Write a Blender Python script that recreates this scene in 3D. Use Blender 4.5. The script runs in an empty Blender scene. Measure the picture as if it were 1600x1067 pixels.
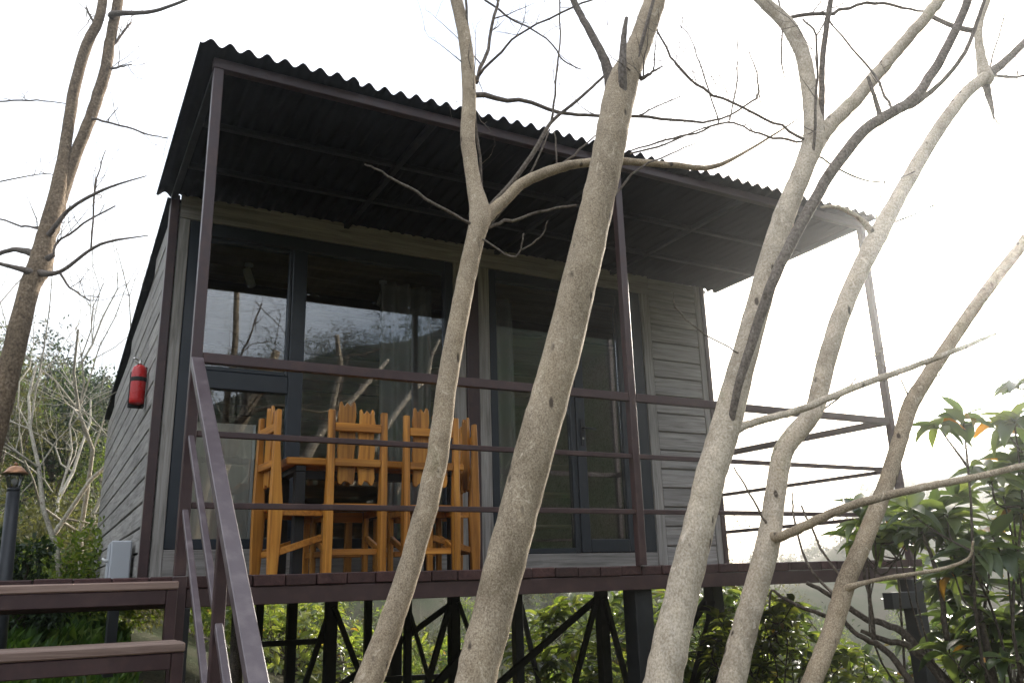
import bpy, bmesh, math, random
import numpy as np
from mathutils import Matrix, Vector
rnd = random.Random(11)
rng = np.random.default_rng(11)
D2R = math.radians
sc = bpy.context.scene
col = sc.collection

# ------------------------------------------------------------------ camera
CAM = np.array([-.534, -4.084, -.042]); YAW, PITCH, ROLL, FPX = .504, .27404, -.02812, 1304.12
_cy, _sy, _cp, _sp, _cr, _sr = math.cos(YAW), math.sin(YAW), math.cos(PITCH), math.sin(PITCH), math.cos(ROLL), math.sin(ROLL)
FW = np.array([_sy*_cp, _cy*_cp, _sp]); _r0 = np.array([_cy, -_sy, 0]); _u0 = np.cross(_r0, FW)
RT = _r0*_cr + _u0*_sr; UP = -_r0*_sr + _u0*_cr
FH = np.array([_sy, _cy, 0.0])
cd = bpy.data.cameras.new('camera'); cam = bpy.data.objects.new('camera', cd); col.objects.link(cam)
cam.matrix_world = Matrix(((RT[0], UP[0], -FW[0], CAM[0]), (RT[1], UP[1], -FW[1], CAM[1]), (RT[2], UP[2], -FW[2], CAM[2]), (0, 0, 0, 1)))
cd.sensor_width = 36; cd.lens = FPX/1600*36; cd.clip_start = .05; cd.clip_end = 3000
sc.camera = cam

# ------------------------------------------------------------------ sky, sun, exposure
SUN_AZ, SUN_EL = 61.5, 17.5          # azimuth clockwise from +Y
w = bpy.data.worlds.new('World'); sc.world = w; w.use_nodes = True
nt = w.node_tree; N = nt.nodes; L = nt.links
bg = N['Background']; bg.inputs['Strength'].default_value = .13
sky = N.new('ShaderNodeTexSky'); sky.sky_type = 'NISHITA'; sky.sun_disc = False
sky.sun_elevation = D2R(SUN_EL); sky.sun_rotation = D2R(SUN_AZ); sky.air_density = 1.0; sky.dust_density = 2.5; sky.ozone_density = 1.5
tc = N.new('ShaderNodeTexCoord'); mp = N.new('ShaderNodeMapping'); mp.inputs['Scale'].default_value = (1, 1, 2.2)
cn = N.new('ShaderNodeTexNoise'); cn.inputs['Scale'].default_value = 2.3; cn.inputs['Detail'].default_value = 8; cn.inputs['Roughness'].default_value = .58
cr = N.new('ShaderNodeValToRGB'); cr.color_ramp.elements[0].position = .38; cr.color_ramp.elements[1].position = .60
cr.color_ramp.elements[0].color = (.12, .12, .12, 1); cr.color_ramp.elements[1].color = (1, 1, 1, 1)
mx = N.new('ShaderNodeMixRGB'); mx.inputs['Color2'].default_value = (7.2, 7.4, 7.7, 1)
L.new(tc.outputs['Generated'], mp.inputs['Vector']); L.new(mp.outputs['Vector'], cn.inputs['Vector']); L.new(cn.outputs['Fac'], cr.inputs['Fac'])
L.new(cr.outputs['Color'], mx.inputs['Fac']); L.new(sky.outputs['Color'], mx.inputs['Color1']); L.new(mx.outputs['Color'], bg.inputs['Color'])
sl = bpy.data.lights.new('sun', 'SUN'); sl.energy = 3.8; sl.angle = D2R(2.0); sl.color = (1, .93, .82)
so = bpy.data.objects.new('sun', sl); col.objects.link(so)
_sd = Vector((math.sin(D2R(SUN_AZ))*math.cos(D2R(SUN_EL)), math.cos(D2R(SUN_AZ))*math.cos(D2R(SUN_EL)), math.sin(D2R(SUN_EL))))
so.rotation_euler = _sd.to_track_quat('Z', 'Y').to_euler()
vs = sc.view_settings; vs.view_transform = 'Standard'; vs.look = 'None'; vs.gamma = 1; vs.exposure = 1.35; vs.use_curve_mapping = False
sc.render.engine = 'CYCLES'; sc.cycles.max_bounces = 8; sc.cycles.transparent_max_bounces = 16; sc.cycles.caustics_reflective = False; sc.cycles.caustics_refractive = False
sc.cycles.use_denoising = True

# ------------------------------------------------------------------ pixel helpers (photograph pixels, 1600 x 1067)
def ray(x, y): return FW + RT*((x-800)/FPX) - UP*((y-533.5)/FPX)
def V(x, y, D):                      # point on the vertical plane at horizontal distance D in front of the eye
    r = ray(x, y); return CAM + r*(D/(r@FH))
def PL(x, y, ax, v):
    r = ray(x, y); return CAM + r*((v-CAM[ax])/r[ax])
def depth(P): return float((np.asarray(P)-CAM)@FW)

# ------------------------------------------------------------------ materials
def newmat(name):
    m = bpy.data.materials.new(name); m.use_nodes = True
    return m, m.node_tree.nodes, m.node_tree.links, m.node_tree.nodes['Principled BSDF']
def ramp(N, L, src, stops):
    r = N.new('ShaderNodeValToRGB'); e = r.color_ramp.elements
    while len(e) < len(stops): e.new(.5)
    for el, (p, c) in zip(e, stops): el.position = p; el.color = (*c, 1)
    L.new(src, r.inputs['Fac']); return r.outputs['Color']
def noise(N, L, vec, scale, detail=4, rough=.55, dist=0):
    n = N.new('ShaderNodeTexNoise'); n.inputs['Scale'].default_value = scale; n.inputs['Detail'].default_value = detail
    n.inputs['Roughness'].default_value = rough; n.inputs['Distortion'].default_value = dist; L.new(vec, n.inputs['Vector']); return n.outputs['Fac']
def mapped(N, L, scale=(1, 1, 1), per_object=True):
    t = N.new('ShaderNodeTexCoord'); m = N.new('ShaderNodeMapping'); m.inputs['Scale'].default_value = scale
    L.new(t.outputs['Object'], m.inputs['Vector'])
    if per_object:
        o = N.new('ShaderNodeObjectInfo'); v = N.new('ShaderNodeVectorMath'); v.operation = 'SCALE'; v.inputs['Scale'].default_value = 37
        c = N.new('ShaderNodeCombineXYZ'); 
        for i in range(3): L.new(o.outputs['Random'], c.inputs[i])
        L.new(c.outputs[0], v.inputs[0]); L.new(v.outputs[0], m.inputs['Location'])
    return m.outputs['Vector']
def mixc(N, L, fac, a, b, mode='MIX'):
    m = N.new('ShaderNodeMixRGB'); m.blend_type = mode
    for s, i in ((fac, 'Fac'), (a, 'Color1'), (b, 'Color2')):
        if isinstance(s, (int, float)): m.inputs[i].default_value = s
        elif isinstance(s, tuple): m.inputs[i].default_value = (*s, 1)
        else: L.new(s, m.inputs[i])
    return m.outputs['Color']
def bump(N, L, b, h, strength, dist=.01):
    n = N.new('ShaderNodeBump'); n.inputs['Strength'].default_value = strength; n.inputs['Distance'].default_value = dist
    L.new(h, n.inputs['Height']); L.new(n.outputs['Normal'], b.inputs['Normal'])
def wood(name, dark, mid, light, axis=0, rough=.75, grain=26, strength=.5, var=.25, spec=.3):
    m, N, L, b = newmat(name)
    s = [grain]*3; s[axis] = grain*.045
    v = mapped(N, L, tuple(s)); g = noise(N, L, v, 1.6, 6, .65, .6)
    c = ramp(N, L, g, [(.28, dark), (.5, mid), (.72, light)])
    s2 = [3.]*3; s2[axis] = .6
    blot = noise(N, L, mapped(N, L, tuple(s2)), 1.3, 4)
    c = mixc(N, L, .55, c, ramp(N, L, blot, [(.3, (.55, .55, .55)), (.7, (1.15, 1.12, 1.1))]), 'MULTIPLY')
    o = N.new('ShaderNodeObjectInfo')
    c = mixc(N, L, 1, c, ramp(N, L, o.outputs['Random'], [(0, (1-var,)*3), (1, (1+var*.6,)*3)]), 'MULTIPLY')
    L.new(c, b.inputs['Base Color']); b.inputs['Roughness'].default_value = rough; b.inputs['Specular IOR Level'].default_value = spec
    bump(N, L, b, g, strength, .004); return m
def paint(name, c, rough=.45, metal=0, wear=.25, spec=.5, scale=9, wearcol=None):
    m, N, L, b = newmat(name)
    v = mapped(N, L, (1, 1, 1)); n = noise(N, L, v, scale, 7, .62); f = noise(N, L, v, scale*9, 4)
    c2 = wearcol or tuple(min(1, x*1.9+.01) for x in c)
    c1 = mixc(N, L, ramp(N, L, n, [(.48, (0, 0, 0)), (.75, (wear,)*3)]), c, c2)
    L.new(c1, b.inputs['Base Color']); b.inputs['Metallic'].default_value = metal; b.inputs['Specular IOR Level'].default_value = spec
    rr = ramp(N, L, n, [(.3, (rough*.8,)*3), (.7, (min(1, rough*1.3),)*3)]); L.new(rr, b.inputs['Roughness'])
    bump(N, L, b, f, .12, .002); return m
def bark(name, dark, mid, light, fine=210, strength=.6, spot=(.08, .06, .045)):
    m, N, L, b = newmat(name)
    v = mapped(N, L, (1, 1, .8)); n1 = noise(N, L, v, fine, 3, .6); n2 = noise(N, L, v, 14, 6, .65, .4)
    c = ramp(N, L, n1, [(.3, dark), (.5, mid), (.68, light)])
    c = mixc(N, L, .6, c, ramp(N, L, n2, [(.3, (.6, .57, .52)), (.55, (1, 1, 1)), (.75, (1.12, 1.1, 1.07))]), 'MULTIPLY')
    vo = N.new('ShaderNodeTexVoronoi'); vo.inputs['Scale'].default_value = 17; vm = mapped(N, L, (1.0, 1.0, .38)); L.new(vm, vo.inputs['Vector'])
    s = ramp(N, L, vo.outputs['Distance'], [(.10, (1, 1, 1)), (.17, (0, 0, 0))])
    n3 = ramp(N, L, noise(N, L, vm, 5, 2), [(.42, (0, 0, 0)), (.5, (1, 1, 1))])
    c = mixc(N, L, mixc(N, L, 1, s, n3, 'MULTIPLY'), c, spot)
    big = noise(N, L, mapped(N, L, (1, 1, .45)), 5.5, 5, .6, .8)
    c = mixc(N, L, .75, c, ramp(N, L, big, [(.30, (.52, .50, .46)), (.47, (.95, .94, .92)), (.62, (1.12, 1.1, 1.06)), (.72, (.82, .86, .74))]), 'MULTIPLY')
    li = ramp(N, L, noise(N, L, v, 23, 5, .7, 1.2), [(.60, (0, 0, 0)), (.66, (.55, .55, .55))]); c = mixc(N, L, li, c, tuple(min(1, x*1.25+.03) for x in light))
    ck = N.new('ShaderNodeTexWave'); ck.bands_direction = 'Z'; ck.inputs['Scale'].default_value = 5; ck.inputs['Distortion'].default_value = 14; ck.inputs['Detail'].default_value = 3; ck.inputs['Detail Scale'].default_value = 1.6; L.new(mapped(N, L, (1.2, 1.2, .5)), ck.inputs['Vector'])
    c = mixc(N, L, ramp(N, L, ck.outputs['Fac'], [(.0, (.22, .22, .22)), (.04, (0, 0, 0))]), c, tuple(x*.6 for x in dark))
    L.new(c, b.inputs['Base Color']); b.inputs['Roughness'].default_value = .85; b.inputs['Specular IOR Level'].default_value = .25
    h = mixc(N, L, .5, n1, n2); bump(N, L, b, h, strength, .006); return m
def leafmat(name, stops, trans=.5, rough=.35, spec=.5, tint=(1.3, 1.32, .6)):
    m, N, L, b = newmat(name); out = N['Material Output']
    g = N.new('ShaderNodeNewGeometry'); c = ramp(N, L, g.outputs['Random Per Island'], stops)
    oi = N.new('ShaderNodeObjectInfo')
    c = mixc(N, L, 1, c, ramp(N, L, oi.outputs['Random'], [(0, (.75, .78, .75)), (1, (1.2, 1.15, 1.1))]), 'MULTIPLY')
    L.new(c, b.inputs['Base Color']); b.inputs['Roughness'].default_value = rough; b.inputs['Specular IOR Level'].default_value = spec
    t = N.new('ShaderNodeBsdfTranslucent'); L.new(mixc(N, L, 1, c, tint, 'MULTIPLY'), t.inputs['Color'])
    s = N.new('ShaderNodeMixShader'); s.inputs[0].default_value = trans
    L.new(b.outputs[0], s.inputs[1]); L.new(t.outputs[0], s.inputs[2]); L.new(s.outputs[0], out.inputs['Surface']); return m
M = {}
M['siding'] = wood('weathered_grey_wood', (.15, .142, .13), (.32, .305, .285), (.45, .435, .41), 0, .8, 30, .8, .16)
M['trim_v'] = wood('weathered_grey_wood_upright', (.15, .14, .127), (.31, .295, .27), (.44, .42, .395), 2, .8, 30, .8, .14)
M['trim_h'] = wood('weathered_grey_wood_level', (.14, .132, .12), (.29, .275, .255), (.41, .395, .37), 0, .8, 30, .8, .14)
M['steel'] = paint('brown_painted_steel', (.050, .027, .028), .42, 0, .5, .5, 11, (.115, .062, .048))
M['steel_sheen_worn'] = paint('brown_painted_steel_sheen_worn', (.088, .066, .072), .38, 0, .5, .55, 12, (.24, .2, .2))  # lighter steel copy: handrail's sky sheen put into the colour, plus worn patches
M['black_steel'] = paint('black_painted_steel', (.012, .013, .015), .5, 0, .25, .45, 8)
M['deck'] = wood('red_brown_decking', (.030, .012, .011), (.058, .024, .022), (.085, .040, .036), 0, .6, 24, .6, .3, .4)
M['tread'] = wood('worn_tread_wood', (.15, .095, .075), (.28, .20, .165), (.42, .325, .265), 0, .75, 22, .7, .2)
M['anthracite'] = paint('anthracite_plastic', (.017, .023, .031), .38, 0, .15, .5, 5)
M['roof'] = paint('black_corrugated_bitumen', (.008, .0085, .009), .85, 0, .4, .15, 5, (.018, .0185, .019))
M['orange'] = wood('varnished_orange_wood', (.16, .055, .010), (.54, .225, .034), (.74, .37, .068), 2, .36, 16, .4, .30, .5)
M['orange_h'] = wood('varnished_orange_wood_level', (.15, .050, .010), (.50, .20, .031), (.68, .33, .062), 0, .36, 16, .4, .30, .5)
M['red'] = paint('red_extinguisher_paint', (.50, .012, .012), .28, 0, .15, .5, 6)
M['black'] = paint('black_rubber', (.012, .012, .012), .6, 0, .1, .4)
M['chrome'] = paint('chrome_metal', (.6, .58, .55), .25, 1, .1, .5)
M['grey_box'] = paint('pale_grey_plastic', (.48, .50, .53), .45, 0, .15, .5, 4, (.36, .37, .38))
M['copper'] = paint('aged_copper', (.42, .22, .12), .42, .8, .7, .5, 14, (.16, .10, .07))
M['lamp_grey'] = paint('dark_grey_lamp_paint', (.03, .033, .038), .45, 0, .25, .5)
M['curtain'] = paint('grey_curtain_cloth', (.22, .215, .21), .9, 0, .2, .1, 3)
M['board'] = wood('pale_plywood', (.62, .56, .47), (.72, .66, .57), (.78, .73, .65), 2, .6, 10, .2, .05)
M['inner_wood'] = wood('inner_panel_wood', (.34, .26, .18), (.46, .37, .27), (.55, .46, .35), 0, .6, 18, .3, .15)
M['inner_dark'] = wood('inner_dark_wood', (.03, .022, .016), (.06, .045, .033), (.09, .07, .05), 0, .6, 18, .3, .15)
M['white'] = paint('white_lamp_enamel', (.75, .75, .73), .4, 0, .05)
M['bark'] = bark('pale_grey_bark', (.215, .162, .11), (.385, .31, .222), (.54, .455, .345))
M['bark_glare'] = bark('glare_lightened_bark', (.35, .29, .22), (.53, .455, .36), (.67, .595, .50), 150, .45)  # paler bark copy, the glare over the right-hand trunks put into its colour
M['bark_brown'] = bark('brown_ringed_bark', (.09, .062, .038), (.19, .14, .092), (.30, .235, .165), 60, .9)
M['bark_dark'] = bark('dark_branch_bark', (.085, .069, .058), (.165, .138, .118), (.25, .215, .185), 110, .6)
M['twig'] = bark('grey_brown_twig_bark', (.07, .055, .045), (.14, .115, .095), (.22, .19, .16), 90, .3)
M['twig_pale'] = bark('pale_bare_branch_bark', (.22, .20, .165), (.38, .35, .29), (.52, .49, .42), 60, .3)
M['stem'] = bark('shrub_stem_bark', (.03, .024, .018), (.07, .055, .042), (.12, .10, .08), 80, .5)
M['rhodo'] = leafmat('glossy_broad_leaf', [(0, (.052, .082, .04)), (.45, (.092, .132, .056)), (.8, (.135, .172, .065)), (.955, (.17, .20, .07)), (.97, (.34, .19, .03)), (1, (.36, .15, .03))], .5, .28, .55)
M['laurel'] = leafmat('yellow_green_leaf', [(0, (.06, .095, .03)), (.4, (.135, .18, .05)), (.8, (.23, .27, .075)), (.97, (.30, .32, .09)), (1, (.30, .17, .03))], .5, .3, .55)
M['leaf_green'] = leafmat('fresh_spring_leaf', [(0, (.055, .095, .02)), (.5, (.11, .165, .03)), (1, (.19, .24, .05))], .5, .5, .3)
M['leaf_dark'] = leafmat('evergreen_leaf', [(0, (.012, .024, .012)), (.5, (.026, .048, .02)), (1, (.05, .08, .03))], .3, .5, .3)
M['leaf_olive'] = leafmat('olive_brown_leaf', [(0, (.05, .052, .03)), (.5, (.09, .092, .045)), (1, (.13, .13, .07))], .4, .6, .2)
M['grassm'] = leafmat('grass_blade', [(0, (.03, .07, .015)), (.6, (.07, .14, .03)), (1, (.14, .2, .05))], .4, .5, .3)
def groundmat():
    m, N, L, b = newmat('leaf_litter_ground'); v = mapped(N, L, (1, 1, 1), False)
    a = noise(N, L, v, .35, 8, .65); f = noise(N, L, v, 14, 6, .7)
    c = ramp(N, L, a, [(.35, (.035, .055, .018)), (.5, (.055, .06, .03)), (.65, (.075, .062, .042))])
    c = mixc(N, L, .7, c, ramp(N, L, f, [(.3, (.4, .4, .4)), (.7, (1.3, 1.25, 1.2))]), 'MULTIPLY')
    L.new(c, b.inputs['Base Color']); b.inputs['Roughness'].default_value = .95; b.inputs['Specular IOR Level'].default_value = .1
    bump(N, L, b, f, .9, .05); return m
M['ground'] = groundmat()
def glassmat(name, lo, hi, tintc):
    m, N, L, b = newmat(name); N.remove(b); out = N['Material Output']
    t = N.new('ShaderNodeBsdfTransparent'); t.inputs['Color'].default_value = (*tintc, 1)
    g = N.new('ShaderNodeBsdfGlossy'); g.inputs['Roughness'].default_value = .012; g.inputs['Color'].default_value = (.93, .96, 1, 1)
    lw = N.new('ShaderNodeFresnel'); lw.inputs['IOR'].default_value = 1.5
    mr = N.new('ShaderNodeMapRange'); mr.inputs['From Min'].default_value = .04; mr.inputs['From Max'].default_value = 1; mr.inputs['To Min'].default_value = lo; mr.inputs['To Max'].default_value = hi
    L.new(lw.outputs[0], mr.inputs['Value'])
    v = mapped(N, L, (1, 1, 1)); n = noise(N, L, v, 1.1, 1); bp = N.new('ShaderNodeBump'); bp.inputs['Strength'].default_value = .012; bp.inputs['Distance'].default_value = .05
    L.new(n, bp.inputs['Height']); L.new(bp.outputs[0], g.inputs['Normal'])
    s = N.new('ShaderNodeMixShader'); L.new(mr.outputs[0], s.inputs[0]); L.new(t.outputs[0], s.inputs[1]); L.new(g.outputs[0], s.inputs[2]); L.new(s.outputs[0], out.inputs['Surface']); return m
M['glass'] = glassmat('coated_window_glass', .085, .9, (.96, .975, .97))
M['lamp_glass'] = glassmat('lantern_glass', .08, .9, (.8, .8, .8))

# ------------------------------------------------------------------ object helpers
BASE = {}                            # world position of every parent (parents are never rotated while building)
def link(o, parent=None):
    col.objects.link(o)
    if parent is not None:
        o.parent = parent; o.matrix_parent_inverse = Matrix.Translation(-Vector(BASE[parent.name]))
    BASE[o.name] = tuple(o.location)
    return o
def tag(o, label=None, cat=None, group=None, kind=None):
    if label: o['label'] = label
    if cat: o['category'] = cat
    if group: o['group'] = group
    if kind: o['kind'] = kind
    return o
def empty(name, loc=(0, 0, 0), parent=None):
    o = bpy.data.objects.new(name, None); o.empty_display_size = .1; o.location = loc; return link(o, parent)
def meshobj(name, me, parent=None, loc=(0, 0, 0), rot=None):
    o = bpy.data.objects.new(name, me); o.location = loc
    if rot is not None: o.rotation_euler = rot
    return link(o, parent)
class MB:
    def __init__(s): s.v = []; s.f = []; s.n = 0
    def add(s, verts, faces):
        s.v.append(np.asarray(verts, float)); s.f += [tuple(i+s.n for i in f) for f in faces]; s.n += len(verts); return s
    def box(s, a, b, R=None, o=(0, 0, 0)):
        x0, y0, z0 = a; x1, y1, z1 = b
        v = np.array([(x0, y0, z0), (x1, y0, z0), (x1, y1, z0), (x0, y1, z0), (x0, y0, z1), (x1, y0, z1), (x1, y1, z1), (x0, y1, z1)], float)
        if R is not None: v = v@np.asarray(R).T
        return s.add(v+np.array(o), [(0, 3, 2, 1), (4, 5, 6, 7), (0, 1, 5, 4), (1, 2, 6, 5), (2, 3, 7, 6), (3, 0, 4, 7)])
    def bar(s, p, q, wd, ht, up=(0, 0, 1)):   # square bar from p to q, wd across, ht along up
        p = np.array(p, float); q = np.array(q, float); d = q-p; d /= np.linalg.norm(d); u = np.array(up, float)
        if abs(d@u) > .98: u = np.array([0, 1., 0])
        sd = np.cross(d, u); sd /= np.linalg.norm(sd); u = np.cross(sd, d)
        c = [(-1, -1), (1, -1), (1, 1), (-1, 1)]
        v = [p+sd*a*wd/2+u*b*ht/2 for a, b in c]+[q+sd*a*wd/2+u*b*ht/2 for a, b in c]
        return s.add(v, [(3, 2, 1, 0), (4, 5, 6, 7), (0, 1, 5, 4), (1, 2, 6, 5), (2, 3, 7, 6), (3, 0, 4, 7)])
    def tube(s, P, R, n=8, cap=True, rough=0, r=None):
        P = np.asarray(P, float); R = np.asarray(R, float); T = np.gradient(P, axis=0); T /= np.linalg.norm(T, axis=1)[:, None]+1e-9
        a = np.array([0, 0, 1.]) if abs(T[0][2]) < .9 else np.array([1., 0, 0])
        u = np.cross(T[0], a); u /= np.linalg.norm(u); V_ = []
        ang = np.arange(n)*2*math.pi/n; ca, sa = np.cos(ang), np.sin(ang)
        for i in range(len(P)):
            u = u-T[i]*(u@T[i]); u /= np.linalg.norm(u)+1e-9; w_ = np.cross(T[i], u)
            rr = R[i]*(1+(rough*r.standard_normal(n) if rough else 0))
            V_.append(P[i]+(ca*rr)[:, None]*u+(sa*rr)[:, None]*w_)
        F = [(i*n+k, i*n+(k+1) % n, (i+1)*n+(k+1) % n, (i+1)*n+k) for i in range(len(P)-1) for k in range(n)]
        if cap: F += [tuple(range(n-1, -1, -1)), tuple(range((len(P)-1)*n, len(P)*n))]
        return s.add(np.concatenate(V_), F)
    def lathe(s, prof, n=20, o=(0, 0, 0)):
        a = np.arange(n)*2*math.pi/n; v = [(r*math.cos(t)+o[0], r*math.sin(t)+o[1], z+o[2]) for r, z in prof for t in a]
        F = [(i*n+k, i*n+(k+1) % n, (i+1)*n+(k+1) % n, (i+1)*n+k) for i in range(len(prof)-1) for k in range(n)]
        F += [tuple(range(n-1, -1, -1)), tuple(range((len(prof)-1)*n, len(prof)*n))]
        return s.add(v, F)
    def prism(s, poly, y0, y1):      # polygon in x,z extruded along y
        n = len(poly); v = [(x, y0, z) for x, z in poly]+[(x, y1, z) for x, z in poly]
        return s.add(v, [tuple(range(n)), tuple(range(2*n-1, n-1, -1))]+[(i, i+n, (i+1) % n+n, (i+1) % n) for i in range(n)])
    def mesh(s, name, mat, smooth=False):
        me = bpy.data.meshes.new(name); me.from_pydata(np.concatenate(s.v).tolist(), [], s.f); me.materials.append(mat)
        if smooth: me.polygons.foreach_set('use_smooth', [True]*len(me.polygons))
        me.update(); return me
    def build(s, name, mat, parent=None, smooth=False, bevel=0):
        me = s.mesh(name, mat, smooth)
        if bevel:
            b = bmesh.new(); b.from_mesh(me); bmesh.ops.recalc_face_normals(b, faces=b.faces)
            bmesh.ops.bevel(b, geom=list(b.edges), offset=bevel, segments=1, affect='EDGES', clamp_overlap=True); b.to_mesh(me); b.free()
        return meshobj(name, me, parent)
ROTX = {'x': (0, 0, 0), 'y': (0, 0, math.pi/2)}
_pl = {}
def plank(name, size, mat, parent, loc, rot=(0, 0, 0), bevel=.004):
    key = (tuple(round(s, 3) for s in size), mat.name, bevel)
    if key not in _pl:
        x, y, z = (s/2 for s in size); me = MB().box((-x, -y, -z), (x, y, z)).mesh(name, mat)
        if bevel:
            b = bmesh.new(); b.from_mesh(me); bmesh.ops.bevel(b, geom=list(b.edges), offset=bevel, segments=1, affect='EDGES'); b.to_mesh(me); b.free()
        _pl[key] = me
    return meshobj(name, _pl[key], parent, loc, rot)
def span(name, a, b, mat, parent, bevel=.004):      # plank given by two corners, local frame centred on it
    a, b = np.minimum(a, b), np.maximum(a, b)
    return plank(name, tuple(b-a), mat, parent, tuple((a+b)/2), bevel=bevel)
def smooth_path(P, k=4):
    P = np.asarray(P, float)
    if len(P) < 3: return np.array([P[0]+(P[-1]-P[0])*t for t in np.linspace(0, 1, k+1)])
    Q = np.vstack([2*P[0]-P[1], P, 2*P[-1]-P[-2]]); out = []
    for i in range(1, len(Q)-2):
        for t in np.arange(k)/k:
            a, b, c, d = Q[i-1], Q[i], Q[i+1], Q[i+2]
            out.append(.5*(2*b+(c-a)*t+(2*a-5*b+4*c-d)*t*t+(3*b-a-3*c+d)*t**3))
    out.append(P[-1]); return np.array(out)

# ------------------------------------------------------------------ ground: one sheet reaching the hills
PROF = [(-180, 9, 70, 0), (-120, 10, 60, 0), (-60, 11, 45, 0), (-20, 11, 42, 0), (-6, 9, 45, 0), (2, 7.5, 50, 0), (8, 4, 50, 1), (14, -.9, 45, 1.5), (30, -1.2, 42, 2), (44, -1.2, 42, 2.5), (51, -.6, 60, 4), (54, 3.2, 85, 6),
        (56, 5.0, 85, 7), (60, 5.8, 85, 8), (66, 6.0, 85, 8), (80, 5, 85, 8), (95, 9, 80, 4), (120, 19, 60, 2), (150, 19, 60, 0), (160, 16, 60, 0), (168, 12, 60, 0), (180, 9, 70, 0)]   # azimuth, skyline angle, its distance, valley depth
PROF_AZ, PROF_EL, PROF_R, PROF_VAL = zip(*PROF)
def plane_z(x, y): return -1.35-.40*x+.12*y
def gz(x, y):
    x = np.asarray(x, float); y = np.asarray(y, float)
    r = np.hypot(x, y)+1e-6; az = np.degrees(np.arctan2(x, y))
    el = np.interp(az, PROF_AZ, PROF_EL); Rf = np.interp(az, PROF_AZ, PROF_R); va = np.interp(az, PROF_AZ, PROF_VAL)
    near = plane_z(x/r*np.minimum(r, 9), y/r*np.minimum(r, 9))
    t = np.clip((r-9)/(Rf-9), 0, 1); s = t*t*(3-2*t)
    far = np.tan(np.radians(el))*Rf*(1+.12*np.clip(r/Rf-1, 0, 1))
    z = near*(1-s)+far*s-va*np.sin(math.pi*t)**1.0*(1-.3*t)
    z = z+.10*np.sin(x*1.3+.7)*np.sin(y*1.1)*np.clip(r/6, 0, 1)+np.clip((r-20)/30, 0, 1)*(1.4*np.sin(x*.11+1)*np.cos(y*.13)+.8*np.sin(x*.31)*np.sin(y*.27))
    return z
rs = np.concatenate([np.linspace(0.01, 12, 34), np.geomspace(12.6, 270, 48)]); na = 180
th = np.arange(na)*2*math.pi/na
X = rs[:, None]*np.sin(th); Y = rs[:, None]*np.cos(th); Z = gz(X, Y)
me = bpy.data.meshes.new('ground')
me.from_pydata(np.stack([X, Y, Z], -1).reshape(-1, 3).tolist(), [], [(i*na+k, (i+1)*na+k, (i+1)*na+(k+1) % na, i*na+(k+1) % na) for i in range(len(rs)-1) for k in range(na)])
me.materials.append(M['ground']); me.polygons.foreach_set('use_smooth', [True]*len(me.polygons))
tag(meshobj('ground', me), 'hillside ground falling away under the cabin', 'ground', kind='structure')

# ------------------------------------------------------------------ cabin
FY = 1.745                            # plane of the front wall
HX0, HX1, HY1 = -.007, 4.80, 7.6
def roof_z(y): return 2.56-.085*(y-FY)
cabin = empty('cabin', (2.4, 4.5, 0)); tag(cabin, 'grey wooden hillside cabin with dark framed windows and a black corrugated veranda roof', 'cabin')
wl = MB(); wl.add([(HX0+.03, FY+.02, -.02), (HX0+.03, HY1, -.02), (HX0+.03, HY1, roof_z(HY1)), (HX0+.03, FY+.02, roof_z(FY)), (HX0+.10, FY+.02, -.02), (HX0+.10, HY1, -.02), (HX0+.10, HY1, roof_z(HY1)), (HX0+.10, FY+.02, roof_z(FY))],
       [(0, 1, 2, 3), (7, 6, 5, 4), (0, 4, 5, 1), (1, 5, 6, 2), (2, 6, 7, 3), (3, 7, 4, 0)])
side = wl.build('side_wall', M['siding'], cabin)
row = .165
for i in range(16):
    z0 = .01+i*row; z1 = min(z0+row-.014, 2.58)
    ymax = min(HY1, FY+(2.555-z1)/.085)
    if ymax < FY+.25: continue
    cuts = [FY+.105]
    for c in ((3.1, 5.2) if i % 2 else (2.75, 4.4, 6.1)):
        if c < ymax-.2: cuts.append(c+rnd.uniform(-.05, .05))
    cuts.append(ymax)
    for a, b in zip(cuts[:-1], cuts[1:]):
        plank('siding_plank', (b-a-.006, .024, z1-z0), M['siding'], side, (HX0+.018+rnd.uniform(-.002, .002), (a+b)/2, (z0+z1)/2), (0, 0, math.pi/2))
# corner trims
span('corner_board', (HX0-.010, FY+.012, 0), (HX0+.018, FY+.10, 2.57), M['trim_v'], side, .004)
for nm, x, x2, m in (('corner_angle', HX0-.012, HX0+.045, 'steel'), ):
    o = MB().box((x, FY-.026, 0), (x2, FY+.010, 2.60)).build('corner_angle', M[m], cabin, bevel=.003)
# right hand wall, back wall, interior shell
rw = MB(); rw.box((HX1-.07, FY+.02, -.02), (HX1-.02, HY1, 2.08)).add([(HX1-.07, FY+.02, 2.08), (HX1-.07, HY1, 2.08), (HX1-.07, FY+.02, roof_z(FY)), (HX1-.02, FY+.02, 2.08), (HX1-.02, HY1, 2.08), (HX1-.02, FY+.02, roof_z(FY))], [(0, 1, 2), (5, 4, 3), (0, 3, 4, 1), (1, 4, 5, 2), (2, 5, 3, 0)])
rw.build('far_side_wall', M['siding'], cabin)
MB().box((HX0+.10, HY1-.1, -.02), (HX1-.07, HY1, 2.06)).build('back_wall', M['inner_wood'], cabin)
MB().box((HX0+.10, FY+.10, -.02), (HX1-.07, HY1-.1, .10)).build('cabin_floor', M['inner_dark'], cabin)
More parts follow.
